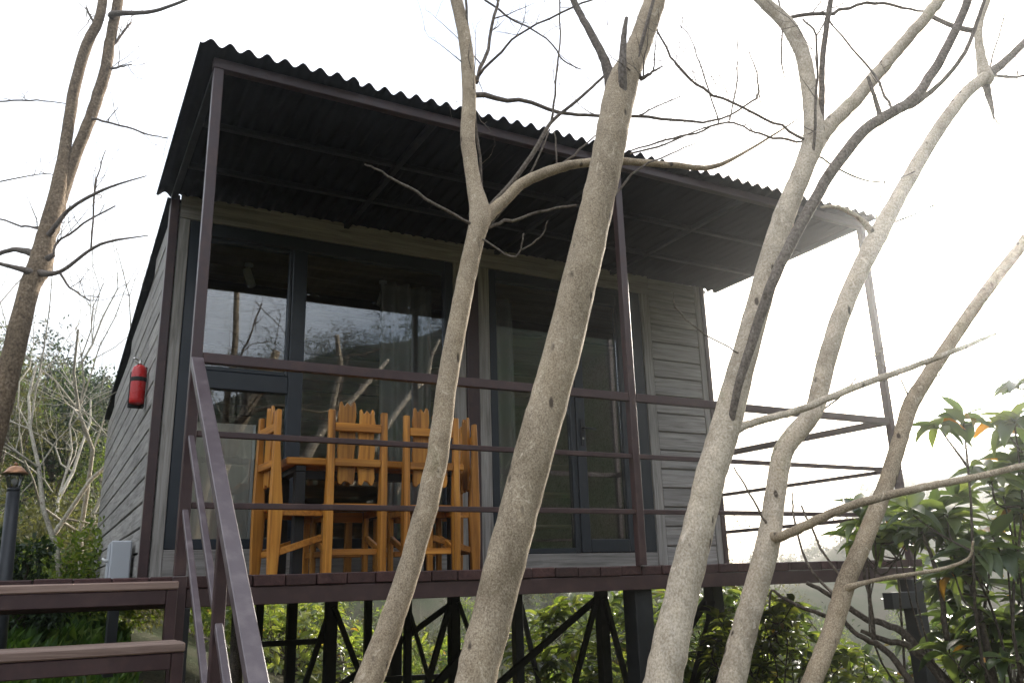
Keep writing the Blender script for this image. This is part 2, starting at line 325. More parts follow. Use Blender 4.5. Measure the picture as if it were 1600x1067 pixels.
# plank ceiling seen through the glass
yc = FY+.12; k = 0
while yc < HY1-.15:
    y2 = min(yc+.19, HY1-.11); zc = roof_z((yc+y2)/2)-.10
    p = plank('ceiling_plank', (HX1-HX0-.21, round(y2-yc-.006, 3), .02), M['inner_wood'], cabin, ((HX0+HX1)/2+.015, (yc+y2)/2, zc), (-.085, 0, 0)); yc = y2
cb = MB()
for yb in (2.75, 3.9, 5.1, 6.3): MB().box((HX0+.105, yb-.04, roof_z(yb)-.24), (HX1-.075, yb+.04, roof_z(yb)-.115)).build('ceiling_beam', M['inner_dark'], cabin, bevel=.004)
# main roof slab behind the veranda
rf = MB(); a, b = FY+.02, HY1+.18
rf.add([(HX0-.035, a, roof_z(a)+.003), (HX1+.06, a, roof_z(a)+.003), (HX1+.06, b, roof_z(b)+.003), (HX0-.035, b, roof_z(b)+.003), (HX0-.035, a, roof_z(a)+.03), (HX1+.06, a, roof_z(a)+.03), (HX1+.06, b, roof_z(b)+.06), (HX0-.035, b, roof_z(b)+.06)],
       [(0, 3, 2, 1), (4, 5, 6, 7), (0, 1, 5, 4), (1, 2, 6, 5), (2, 3, 7, 6), (3, 0, 4, 7)])
rf.build('main_roof', M['roof'], cabin)
# front wall boards
fb = empty('front_wall', (2.4, FY, 0), cabin)
span('wall_board', (.047, FY-.018, .005), (.118, FY+.03, 2.435), M['trim_v'], fb)
span('wall_board', (.047, FY-.020, 2.438), (4.125, FY+.018, 2.613), M['trim_h'], fb)
span('wall_board', (.119, FY-.016, .005), (2.144, FY+.03, .178), M['trim_h'], fb)
span('wall_board', (2.469, FY-.016, .005), (4.026, FY+.03, .122), M['trim_h'], fb)
span('wall_board', (2.146, FY-.018, .005), (2.252, FY+.03, 2.435), M['trim_v'], fb)
span('wall_post', (2.255, FY-.03, .005), (2.362, FY+.03, 2.435), M['steel'], fb)
span('wall_board', (2.365, FY-.018, .005), (2.466, FY+.03, 2.435), M['trim_v'], fb)
span('wall_board', (4.028, FY-.022, .005), (4.125, FY+.03, 2.435), M['trim_v'], fb)
MB().box((4.126, FY+.012, 0), (4.70, FY+.018, 2.60)).build('wall_backing', M['siding'], fb)
for i in range(16):
    z0 = .01+i*row; z1 = min(z0+row-.011, 2.60)
    if z1-z0 < .04: continue
    plank('siding_plank', (.555, .026, z1-z0), M['siding'], fb, (4.128+.2775, FY-.001+rnd.uniform(-.002, .002), (z0+z1)/2), bevel=.006)
span('corner_board', (4.685, FY-.020, .005), (4.75, FY+.03, 2.60), M['trim_v'], fb)
span('corner_angle', (4.752, FY-.03, .005), (4.80, FY+.015, 2.60), M['steel'], fb)
# window unit and door unit
def bars(name, parent, rects, y0, y1, mat, bevel=.005):
    return [MB().box((x0, y0, z0), (x1, y1, z1)).build(name, mat, parent, bevel=bevel) for x0, z0, x1, z1 in rects]
A = M['anthracite']
win = empty('window', (1.1, FY, .18), cabin)
bars('frame_bar', win, [(.120, .180, .196, 2.434), (2.070, .180, 2.142, 2.434), (.197, 2.335, 2.069, 2.434), (.197, .180, 2.069, .245), (.853, .246, .958, 2.334), (.197, 1.240, .852, 1.364)], FY-.012, FY+.06, A)
bars('sash_bar', win, [(.198, 1.366, .222, 2.333), (.828, 1.366, .851, 2.333), (.223, 1.366, .827, 1.395), (.223, 2.305, .827, 2.333)], FY-.004, FY+.05, A, .004)
for r in ((.222, 1.394, .829, 2.306), (.197, .246, .852, 1.239), (.959, .246, 2.069, 2.334)):
    MB().box((r[0], FY+.022, r[1]), (r[2], FY+.026, r[3])).build('pane', M['glass'], win)
fix = empty('window', (2.85, FY, .12), cabin)
bars('frame_bar', fix, [(2.470, .124, 2.535, 2.434), (2.536, 2.345, 3.214, 2.434), (2.536, .124, 3.214, .165)], FY-.012, FY+.06, A)
MB().box((2.536, FY+.022, .166), (3.214, FY+.026, 2.344)).build('pane', M['glass'], fix)
door = empty('door', (3.6, FY, .12), cabin)
bars('door_frame', door, [(3.216, .124, 3.262, 2.434), (3.905, .124, 4.024, 2.434), (3.263, 2.375, 3.904, 2.434)], FY-.010, FY+.06, A)
bars('leaf_bar', door, [(3.265, .128, 3.352, 2.372), (3.740, .128, 3.902, 2.372), (3.353, 2.275, 3.739, 2.372), (3.353, .128, 3.739, .232)], FY-.024, FY+.045, A)
MB().box((3.353, FY+.010, .233), (3.739, FY+.014, 2.274)).build('pane', M['glass'], door)
hd = MB().box((3.296, FY-.036, .99), (3.326, FY-.025, 1.21)).build('handle', M['black_steel'], door, bevel=.003)
MB().bar((3.311, FY-.036, 1.135), (3.311, FY-.075, 1.135), .016, .016).bar((3.305, FY-.075, 1.135), (3.42, FY-.072, 1.128), .014, .016).build('lever', M['black_steel'], hd)
kh = MB().lathe([(.009, 0), (.009, .008)], 12).build('keyhole', M['chrome'], hd); kh.location = (3.311, FY-.037, 1.05); kh.rotation_euler = (math.pi/2, 0, 0)

# veranda roof
ver = empty('veranda_roof', (2.4, .8, 2.62), cabin)
RX0, RX1, RY0, RY1 = -.115, 5.055, -.097, 1.80
def sheet_z(y): return 2.622-.024*(y-RY0)/(RY1-RY0)
nx = int((RX1-RX0)/.095*10); xs = np.linspace(RX0, RX1, nx+1); ys = np.linspace(RY0, RY1, 6)
vt = []; vb = []
for y in ys:
    for x in xs:
        sh_ = int((x-RX0)/.855); h = .019*(1-math.cos((x-RX0)*2*math.pi/.095-.6))*(1+.05*math.sin(x*31))+.004*math.sin(x*2.1)*(y-RY1)/2+.0025*(sh_ % 2)
        yo = .004*math.sin(x*9)+(-.012, .006, -.004, .010, -.008, .003, 0)[sh_ % 7]; vt.append((x, y+yo, sheet_z(y)+h+.005)); vb.append((x, y+yo, sheet_z(y)+h))
n1 = nx+1; F = []; o_ = len(vt)
for j in range(5):
    for i in range(nx):
        q = (j*n1+i, j*n1+i+1, (j+1)*n1+i+1, (j+1)*n1+i); F.append(q); F.append(tuple(k+o_ for k in q[::-1]))
for i in range(nx): F.append((i, i+o_, i+1+o_, i+1)); q = 5*n1+i; F.append((q, q+1, q+1+o_, q+o_))
for j in range(5): q = j*n1; F.append((q, q+n1, q+n1+o_, q+o_)); q = j*n1+nx; F.append((q, q+o_, q+n1+o_, q+n1))
MB().add(vt+vb, F).build('corrugated_sheet', M['roof'], ver, smooth=True)
MB().box((-.03, -.025, 2.562), (4.967, .025, 2.618)).build('front_beam', M['steel'], ver, bevel=.003)
for x in (-.002, 1.24, 2.54, 3.72, 4.935):
    MB().box((x-.02, .026, 2.565), (x+.02, FY-.022, 2.598)).build('rafter', M['black_steel'], ver, bevel=.002)
for y in (.62, 1.2):
    for xa, xb in ((.02, 1.218), (1.262, 2.518), (2.562, 3.698), (3.742, 4.913)):
        MB().box((xa, y-.02, 2.567), (xb, y+.02, 2.597)).build('purlin', M['black_steel'], ver, bevel=.002)
for x in (0, 2.542, 4.937):
    MB().box((x-.025, -.025, .0), (x+.025, .025, 2.560)).build('roof_post', M['steel'], ver, bevel=.003)

# interior things seen through the glass
def curtain(x0, x1, label):
    n = int((x1-x0)/.012); xs = np.linspace(x0, x1, n); v = []; f = []
    for z in (.16, 1.0, 2.27):
        for i, x in enumerate(xs): v.append((x, 1.98+.042*math.sin(i*.62)+.012*math.sin(i*.23+z), z))
    for j in range(2): f += [(j*n+i, j*n+i+1, (j+1)*n+i+1, (j+1)*n+i) for i in range(n-1)]
    o = MB().add(v, f).build('curtain', M['curtain'], None, smooth=True); tag(o, label, 'curtain', 'curtains behind the glass'); return o
curtain(1.62, 2.06, 'grey pleated curtain at the right edge of the left window')
curtain(2.53, 2.84, 'grey pleated curtain behind the fixed glass beside the door')
o = MB().box((.215, 1.815, .103), (.645, 1.85, 1.02)).build('plywood_board', M['board'], None, bevel=.004); tag(o, 'pale plywood board standing inside the left window', 'board')
MB().box((.646, 1.813, .103), (.664, 1.852, 1.02)).build('edge_strip', M['white'], o)
def spot(px, py, zc, label, tilt):
    r = ray(px, py); y = FY
    for _ in range(200):
        t = (y-CAM[1])/r[1]; P = CAM+r*t
        if P[2] > zc: break
        y += .01
    t_ = empty('spotlight', tuple(P)); tag(t_, label, 'spotlight', 'ceiling spotlights')
    c = roof_z(P[1])-.112
    MB().lathe([(.034, -.02), (.034, .0)], 16, (P[0], P[1], c)).build('mount', M['white'], t_, smooth=False)
    MB().tube([(P[0], P[1], c-.02), (P[0], P[1], P[2])], [.008, .008], 6).build('arm', M['white'], t_)
    d = np.array([math.sin(tilt)*.6, -.25, -1]); d /= np.linalg.norm(d)
    MB().tube([P-d*.05, P+d*.10], [.032, .032], 16).build('lamp_head', M['white'], t_)
spot(388, 430, 2.30, 'white cylinder spotlight under the ceiling behind the upper left pane', .5)
spot(598, 462, 2.27, 'white spotlight under the ceiling beside the left window curtain', -.6)
sh = empty('shelf_unit', (3.2, 3.4, .1)); tag(sh, 'low open wooden shelf unit inside behind the door glass', 'shelf')
for zz in (.12, .42, .74, 1.02): span('shelf_board', (2.75, 3.2, zz), (4.3, 3.5, zz+.025), M['inner_wood'], sh)
for xx in (2.72, 4.302): span('side_board', (xx, 3.2, .101), (xx+.028, 3.5, 1.06), M['inner_wood'], sh)

# ------------------------------------------------------------------ deck
deck = empty('deck', (1.7, .85, 0)); tag(deck, 'red brown plank deck on a brown steel frame along the cabin front', 'deck')
x = -1.75; k = 0
while x < 4.98:
    wd = .148
    yb = FY-.034 if -.06 < x+wd and x < 4.82 else (3.4 if x < 0 else FY+.3)
    if x < -.05: yb = 1.15
    y0 = -.006+rnd.uniform(-.006, .004); L_ = yb-y0
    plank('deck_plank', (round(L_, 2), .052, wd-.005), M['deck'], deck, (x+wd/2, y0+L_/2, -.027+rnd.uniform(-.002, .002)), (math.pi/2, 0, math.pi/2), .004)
    x += wd
MB().box((.035, .0, -.136), (4.975, .045, -.056)).build('edge_beam', M['steel'], deck, bevel=.003)
MB().box((-1.75, .0, -.136), (-.035, .045, -.056)).build('edge_beam', M['steel'], deck, bevel=.003)
for xx in (.3, 1.24, 2.5, 3.72, 4.93): MB().box((xx-.025, .046, -.130), (xx+.025, 2.2, -.057)).build('joist', M['black_steel'], deck, bevel=.003)
MB().box((-1.7, 1.0, -.130), (4.9, 1.05, -.058)).build('cross_beam', M['black_steel'], deck)
MB().box((0.02, FY+.02, -.14), (4.78, FY+.10, -.03)).build('house_beam', M['black_steel'], deck)
MB().box((0.02, FY+.101, -.06), (4.78, HY1, -.025)).build('underfloor', M['inner_dark'], deck)

# stilts and bracing
stil = empty('stilt_frame', (2, 2.5, -2)); tag(stil, 'black steel stilts with crossed diagonal braces carrying the cabin', 'stilts')
def post(x, y, wd=.075, top=-.137, mat='black_steel', name='stilt'):
    b = float(gz(x, y))-.25
    return MB().box((x-wd/2, y-wd/2, b), (x+wd/2, y+wd/2, top)).build(name, M[mat], stil, bevel=.004)
P0 = [PL(p, 960, 1, 0.03)[0] for p in (1010, )]
post(2.565, .09, .125); post(4.945, .03, .11, -.137); post(.02, .02, .07); post(-1.55, .6, .09)
r1 = {p: PL(p, 965, 1, FY+.06)[0] for p in (517, 637, 709, 808, 941, 1118)}
for p, wd in ((517, .075), (637, .05), (709, .075), (941, .085), (1118, .12)): post(r1[p], FY+.06, wd)
r2 = {p: PL(p, 965, 1, 4.4)[0] for p in (405, 456, 575, 617, 808)}
for p, wd in ((405, .07), (456, .09), (575, .07), (617, .12), (808, .10)): post(r2[p], 4.4, wd, -.062)
tag(MB().tube([(.88, 3.0, -1.7), (.86, 3.0, -.9), (.85, 3.0, -.07)], [.055, .052, .05], 10).build('timber_prop', M['bark_dark'], None, True), 'round timber prop under the cabin floor', 'post')
def brace(pa, pb, y, wd=.045, mat='black_steel'):
    a = PL(*pa, 1, y); b = PL(*pb, 1, y)
    d = b-a; b = a+d*1.25; wd *= .72
    return MB().bar(a, b, wd, wd).build('brace', M[mat], stil)
brace((517, 948), (477, 1067), FY+.11); brace((522, 948), (562, 1052), FY+.005)
brace((709, 940), (560, 1050), FY+.12, .05); brace((703, 945), (668, 1067), FY+.01, .05); brace((637, 945), (672, 1067), FY-.005, .035)
brace((716, 940), (752, 1040), FY+.005, .035); brace((800, 935), (683, 1067), FY+.01, .07)
brace((938, 930), (780, 1067), FY+.12, .06); brace((930, 945), (898, 1067), FY+.01, .05); brace((945, 935), (980, 1067), FY-.005, .05)
brace((808, 935), (768, 1050), 4.33, .06); brace((812, 935), (842, 1067), 4.46, .06)
brace((1112, 925), (1050, 1020), FY+.12, .07); brace((1118, 940), (1085, 1067), FY-.01, .08)
MB().bar(PL(405, 1006, 1, 4.3), PL(520, 1000, 1, 4.3), .05, .05).build('tie_bar', M['black_steel'], stil)
a = PL(617, 1067, 1, 4.3); MB().bar(PL(560, 1062, 1, 4.3), PL(730, 1054, 1, 4.3), .05, .05).build('tie_bar', M['black_steel'], stil)
MB().box((4.62, -.05, -.33), (4.885, .03, -.22)).build('bracket_block', M['black_steel'], stil, bevel=.004)

# railing
rail = empty('railing', (2.5, 0, 0)); tag(rail, 'brown steel tube railing round the front of the deck', 'railing')
S = M['steel']
for z, h, t in ((1.0, .05, .04), (.637, .028, .028), (.308, .028, .028)):
    for a, b in ((.026, 2.516), (2.568, 4.911)):
        MB().box((a, -t/2, z-h/2), (b, t/2, z+h/2)).build('rail', S, rail, bevel=.003)
    MB().bar((4.935, .026, z), (4.815, FY-.01, z-.02), t, h).build('side_rail', S, rail, bevel=.003)
    
# ------------------------------------------------------------------ staircase on the left
stair = empty('staircase', (-.9, -1.2, -1.6)); tag(stair, 'brown steel staircase with worn wooden treads climbing to the deck', 'staircase')
SX0, SX1, RUN, RISE = -1.75, -.032, .30, .226
for i in range(7):
    zt = -.022-RISE*i; yf = -.262-RUN*i
    for j, (ya, yb) in enumerate(((yf, yf+.138), (yf+.144, yf+.282))):
        if i == 0 and j == 1: yb = -.012
        if j == 1 and i == 0: ya = yf+.142
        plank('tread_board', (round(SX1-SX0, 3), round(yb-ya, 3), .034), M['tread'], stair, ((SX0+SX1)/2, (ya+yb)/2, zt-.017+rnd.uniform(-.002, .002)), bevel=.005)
    MB().box((SX0, yf+.006, zt-.092), (SX1-.046, yf+.046, zt-.036)).build('tread_frame', S, stair, bevel=.003)
    MB().box((SX1-.045, yf+.004, zt-.036-RISE), (SX1-.002, yf+.046, zt-.036)).build('stringer', S, stair, bevel=.003)
    MB().box((SX1-.045, yf+.048, zt-.092), (SX1-.002, yf+.30, zt-.036)).build('stringer', S, stair, bevel=.003)
    if i: MB().box((SX0, yf+.23, zt-.085), (SX1-.046, yf+.27, zt-.037)).build('tread_frame', S, stair)
W_ = M['steel_sheen_worn']
k_ = .785
def hr(y, off=0): return 1.0+off+k_*y
def bar3(name, ya, yb, off, wd, ht, mat):
    return MB().bar((0.0, ya, hr(ya, off)), (0.0, yb, hr(yb, off)), wd, ht).build(name, mat, stair, bevel=.003)
bar3('handrail', -.03, -2.35, .0, .055, .042, W_)
bar3('hand_bar', -.027, -2.3, -.365, .026, .026, W_); bar3('hand_bar', -.027, -2.3, -.70, .026, .026, W_)
for y in (-1.02, -2.2):
    MB().box((-.02, y-.02, float(gz(0, y))-.1 if y < -2 else -.95), (.02, y+.02, hr(y)-.024)).build('handrail_post', S, stair, bevel=.003)
MB().box((-.028, -.03, -.6), (.03, .0, -.002)).build('handrail_post', S, stair, bevel=.003)

# ------------------------------------------------------------------ furniture on the deck
def slat_poly(x, w_, z0, z1, k):
    n1, n2 = .018+.008*(k % 2), .026
    low = [(x-w_/2+.004, z0+.004), (x-w_*.28, z0-.004), (x-w_*.1, z0+n1), (x+w_*.12, z0+n1*.7), (x+w_*.3, z0-.003), (x+w_/2-.004, z0+.006)]
    top = [(x+w_/2-.003, z1-.005), (x+w_*.33, z1+.006), (x+w_*.2, z1-n2), (x-w_*.02, z1-.003), (x-w_*.2, z1-n2*1.1), (x-w_*.36, z1+.004), (x-w_/2+.003, z1-.004)]
    zs = np.linspace(z0+.04, z1-.04, 9); wr = [(x+w_/2+.005*math.sin(i*1.9+k), z) for i, z in enumerate(zs)]; wl_ = [(x-w_/2+.005*math.sin(i*1.6+k*2), z) for i, z in enumerate(zs)]
    return low+wr+top+wl_[::-1]
def make_chair():
    t = empty('dining_chair', (0, 0, 0)); O, OH = M['orange'], M['orange_h']
    for s in (-1, 1):   # back posts: rear leg and upright in one piece, bowed and wider in the lower half
        x0, x1 = (-.180, -.142) if s < 0 else (.142, .180)
        prof = [(0, -.022, .030), (.18, -.028, .040), (.36, -.030, .046), (.52, -.026, .030), (.72, -.022, .014), (.93, -.016, .014)]
        v = []; f = []
        for z, ya, yb in prof: v += [(x0, ya, z), (x1, ya, z), (x1, yb, z), (x0, yb, z)]
        for i in range(len(prof)-1): f += [(i*4+k, i*4+(k+1) % 4, i*4+4+(k+1) % 4, i*4+4+k) for k in range(4)]
        f += [(3, 2, 1, 0), tuple(range(len(v)-4, len(v)))]
        MB().add(v, f).build('back_post', O, t, bevel=.004)
        MB().box((x0+.004, .285, 0), (x1-.004, .325, .365)).build('front_leg', O, t, bevel=.004)
        MB().bar(((x0+x1)/2, .035, .125), ((x0+x1)/2, .285, .205), .022, .038).build('side_stretcher', OH, t, bevel=.003)
        MB().box(((x0+x1)/2-.013, .045, .325), ((x0+x1)/2+.013, .284, .366)).build('seat_rail', OH, t, bevel=.003)
    MB().box((-.1415, .030, .10), (.1415, .052, .135)).build('rear_stretcher', OH, t, bevel=.003)
    MB().box((-.137, .295, .095), (.137, .315, .128)).build('front_stretcher', OH, t, bevel=.003)
    MB().box((-.137, .29, .30), (.137, .318, .362)).build('front_apron', OH, t, bevel=.003)
    MB().box((-.18, .03, .368), (.18, .335, .392)).build('seat', OH, t, bevel=.006)
    for z0, z1 in ((.805, .855), (.60, .645)): MB().box((-.1415, -.016, z0), (.1415, .010, z1)).build('back_rail', OH, t, bevel=.004)
    for k, (x, w_, z0, z1) in enumerate(((-.062, .102, .500, .985), (.060, .098, .497, .945))):
        MB().prism(slat_poly(x, w_, z0, z1, k), .0115, .030).build('back_slat', O, t, bevel=.003)
    return t
def copy_tree(o, parent=None):
    c = o.copy(); col.objects.link(c); c.parent = parent; BASE[c.name] = BASE[o.name]
    if parent is not None: c.matrix_parent_inverse = o.matrix_parent_inverse
    for ch in list(o.children): copy_tree(ch, c)
    return c
ch0 = make_chair()
spots = [((1.022, .66, 0), 0.0, 'orange wooden chair with its slatted back to us, beside the left table end'),
         ((1.50, .68, 0), -.06, 'orange wooden chair with its back to us, half hidden by a slim trunk'),
         ((.565, .93, 0), -math.pi/2+.08, 'orange wooden chair at the left end of the table seen from the side'),
         ((1.885, .99, 0), math.pi/2-.10, 'orange wooden chair at the right end of the table')]
for i, (p, a, lb) in enumerate(spots):
    c = ch0 if i == 0 else copy_tree(ch0); c.location = p; c.rotation_euler = (0, 0, a)
    tag(c, lb, 'chair', 'orange chairs round the deck table')
tb = empty('dining_table', (1.24, 1.08, 0)); tag(tb, 'orange plank table on black metal legs on the deck', 'table')
for y0 in (.83, .985, 1.14):
    span('top_plank', (.66+rnd.uniform(-.01, .01), y0, .625), (1.80+rnd.uniform(-.01, .01), y0+.15, .668), M['orange_h'], tb, .007)
for x in (.74, 1.73):
    for y in (.87, 1.25): MB().box((x-.03, y-.03, 0), (x+.03, y+.03, .585)).build('leg', M['black_steel'], tb, bevel=.003)
    MB().box((x-.03, .84, .587), (x+.03, 1.28, .623)).build('cross_bar', M['black_steel'], tb, bevel=.003)
MB().box((.772, .90, .55), (1.698, .94, .60)).build('apron_bar', M['black_steel'], tb)
bn = empty('bench', (1.3, 1.5, 0)); tag(bn, 'low wooden bench behind the table against the glass', 'bench')
MB().box((.82, 1.38, .36), (1.80, 1.66, .40)).build('seat', M['inner_dark'], bn, bevel=.006)
for x in (.93, 1.22, 1.42, 1.70): MB().box((x-.022, 1.40, 0), (x+.022, 1.44, .358)).build('leg', M['orange'], bn, bevel=.003)
for x in (.93, 1.70): MB().box((x-.022, 1.60, 0), (x+.022, 1.64, .358)).build('leg', M['orange'], bn, bevel=.003)
for a, b in ((.954, 1.196), (1.444, 1.676)): MB().box((a, 1.41, .105), (b, 1.43, .14)).build('stretcher', M['orange_h'], bn, bevel=.003)

# ------------------------------------------------------------------ things on the left wall, lamp
EXO = PL(213, 631, 1, 2.45)
ex = empty('fire_extinguisher', (EXO[0], EXO[1], EXO[2])); tag(ex, 'red fire extinguisher strapped to the cabin side wall', 'extinguisher')
def exl(prof, nm, mt, sm=True, n=24): return MB().lathe([(r_*.86, z_*.80) for r_, z_ in prof], n, tuple(EXO)).build(nm, M[mt], ex, sm)
exl([(.05, 0), (.058, .006), (.060, .03), (.060, .30), (.054, .335), (.036, .358), (.018, .366)], 'cylinder', 'red')
exl([(.0612, .045), (.0616, .047), (.0616, .050), (.0612, .052)], 'base_ring', 'red')
exl([(.0615, .205), (.064, .207), (.064, .242), (.0615, .244)], 'strap', 'black', False)
exl([(.017, .366), (.017, .385), (.012, .39), (.012, .41)], 'valve', 'chrome', True, 12)
e0, e1, e2 = EXO
MB().bar((e0, e1+.02, e2+.325), (e0-.045, e1-.03, e2+.335), .014, .007).bar((e0, e1+.02, e2+.312), (e0-.04, e1-.03, e2+.303), .012, .006).build('squeeze_lever', M['chrome'], ex)
MB().box((e0+.035, e1+.0, e2-.02), (-.012, e1+.05, e2+.28)).build('bracket', M['black'], ex, bevel=.003)
MB().box((e0-.055, e1+.055, e2-.02), (-.012, e1+.075, e2+.25)).build('bracket', M['black'], ex, bevel=.003)
bx = empty('meter_box', (-.09, 2.3, .02)); tag(bx, 'pale grey plastic meter box low on the cabin side wall', 'box')
MB().box((-.150, 2.24, -.02), (-.021, 2.50, .262)).build('case', M['grey_box'], bx, bevel=.008)
MB().box((-.158, 2.26, .0), (-.1505, 2.48, .245)).build('lid', M['grey_box'], bx, bevel=.003)
MB().tube([(-.1585, 2.27, .13), (-.185, 2.27, .135), (-.195, 2.27, .15)], [.012, .011, .006], 8).build('cable_gland', M['white'], bx, True)
MB().box((-.12, 2.27, -.6), (-.06, 2.45, -.021)).build('stand', M['black_steel'], bx)
lp0 = V(8, 900, 6.2); lp1 = V(21, 768, 6.2)
lamp = empty('garden_lamp', (lp0[0], lp0[1], -.6)); tag(lamp, 'garden lamp post with copper cap and glass lantern at the left edge', 'lamp')
dl = (lp1-lp0); pb = lp0-dl*1.6
MB().tube([pb, lp1], [.056, .044], 16).build('post', M['lamp_grey'], lamp, True)
hq = Vector(dl).to_track_quat('Z', 'Y').to_matrix()
def lz(prof, nm, mt, sm=True, n=18):
    m_ = MB().lathe([(r_*.74, z_*.74) for r_, z_ in prof], n); m_.v = [(np.array(hq)@v.T).T+lp1 for v in m_.v]; return m_.build(nm, M[mt], lamp, sm)
lz([(.052, 0), (.06, .01), (.06, .03), (.045, .04)], 'collar', 'lamp_grey'); lz([(.045, .041), (.062, .08), (.072, .15), (.070, .170)], 'lantern_glass', 'lamp_glass')
lz([(.012, .042), (.012, .07), (.028, .085), (.028, .12), (.012, .135)], 'bulb', 'white')
lz([(.118, .172), (.124, .178), (.098, .20), (.072, .232), (.05, .25), (.02, .258)], 'cap', 'copper'); lz([(.012, .259), (.02, .272), (.012, .287), (.004, .292)], 'finial', 'copper')
for a in range(6):
    c, s = math.cos(a*math.pi/3), math.sin(a*math.pi/3); q = np.array(hq)
    MB().tube([q@np.array([c*.05, s*.05, .04])*.74+lp1, q@np.array([c*.077, s*.077, .15])*.74+lp1, q@np.array([c*.08, s*.08, .173])*.74+lp1], [.003]*3, 5).build('lantern_rib', M['lamp_grey'], lamp)

# ------------------------------------------------------------------ bare trees in front of the cabin (traced at their own distances)
def wob(P, amp):
    Q = P.copy(); n = len(P); Q[1:-1] += rng.standard_normal((n-2, 3))*amp[1:-1, None] if n > 2 else 0; return Q
def path3(tr, D, dD=0.0):
    """tr: (px, py, width px); D distance of the first point, dD how much farther the last one is"""
    n = len(tr); P = np.array([V(x, y, D+dD*i/max(1, n-1)) for i, (x, y, _) in enumerate(tr)])
    R = np.array([w_/2/FPX*depth(p) for (_, _, w_), p in zip(tr, P)]); return P, R
def tube_into(mb, P, R, n, rough, k=6):
    Q = smooth_path(np.hstack([P, R[:, None]]), k); r = np.maximum(Q[:, 3], .0006); p = wob(Q[:, :3], r*.06)
    mb.tube(p, r, n, True, rough, rng)
def side_twigs(mb, P, R, n, ln, depth_=1, up=.5):
    L_ = len(P)
    for _ in range(n):
        i = rnd.randrange(max(1, L_//4), L_-1) if L_ > 2 else 0; t = rnd.random(); p = P[i]*(1-t)+P[min(i+1, L_-1)]*t; r = R[i]*rnd.uniform(.35, .55)
        d0 = P[min(i+1, L_-1)]-P[i]; d0 /= np.linalg.norm(d0)+1e-9
        d = d0*.6+rng.standard_normal(3)*.75+np.array([0, 0, up]); d /= np.linalg.norm(d)
        l = ln*rnd.uniform(.4, 1.2); k = 6; Q = [p]
        for j in range(k):
            d = d+rng.standard_normal(3)*.16+np.array([0, 0, .05]); d /= np.linalg.norm(d); Q.append(Q[-1]+d*l/k)
        Q = np.array(Q); r0 = max(min(r, .0045), .0012); rr = np.linspace(r0, .0007, k+1)
        mb.tube(Q, rr, 4, False)
        if depth_ > 0: side_twigs(mb, Q, rr, rnd.randint(1, 3), l*.5, depth_-1, up)
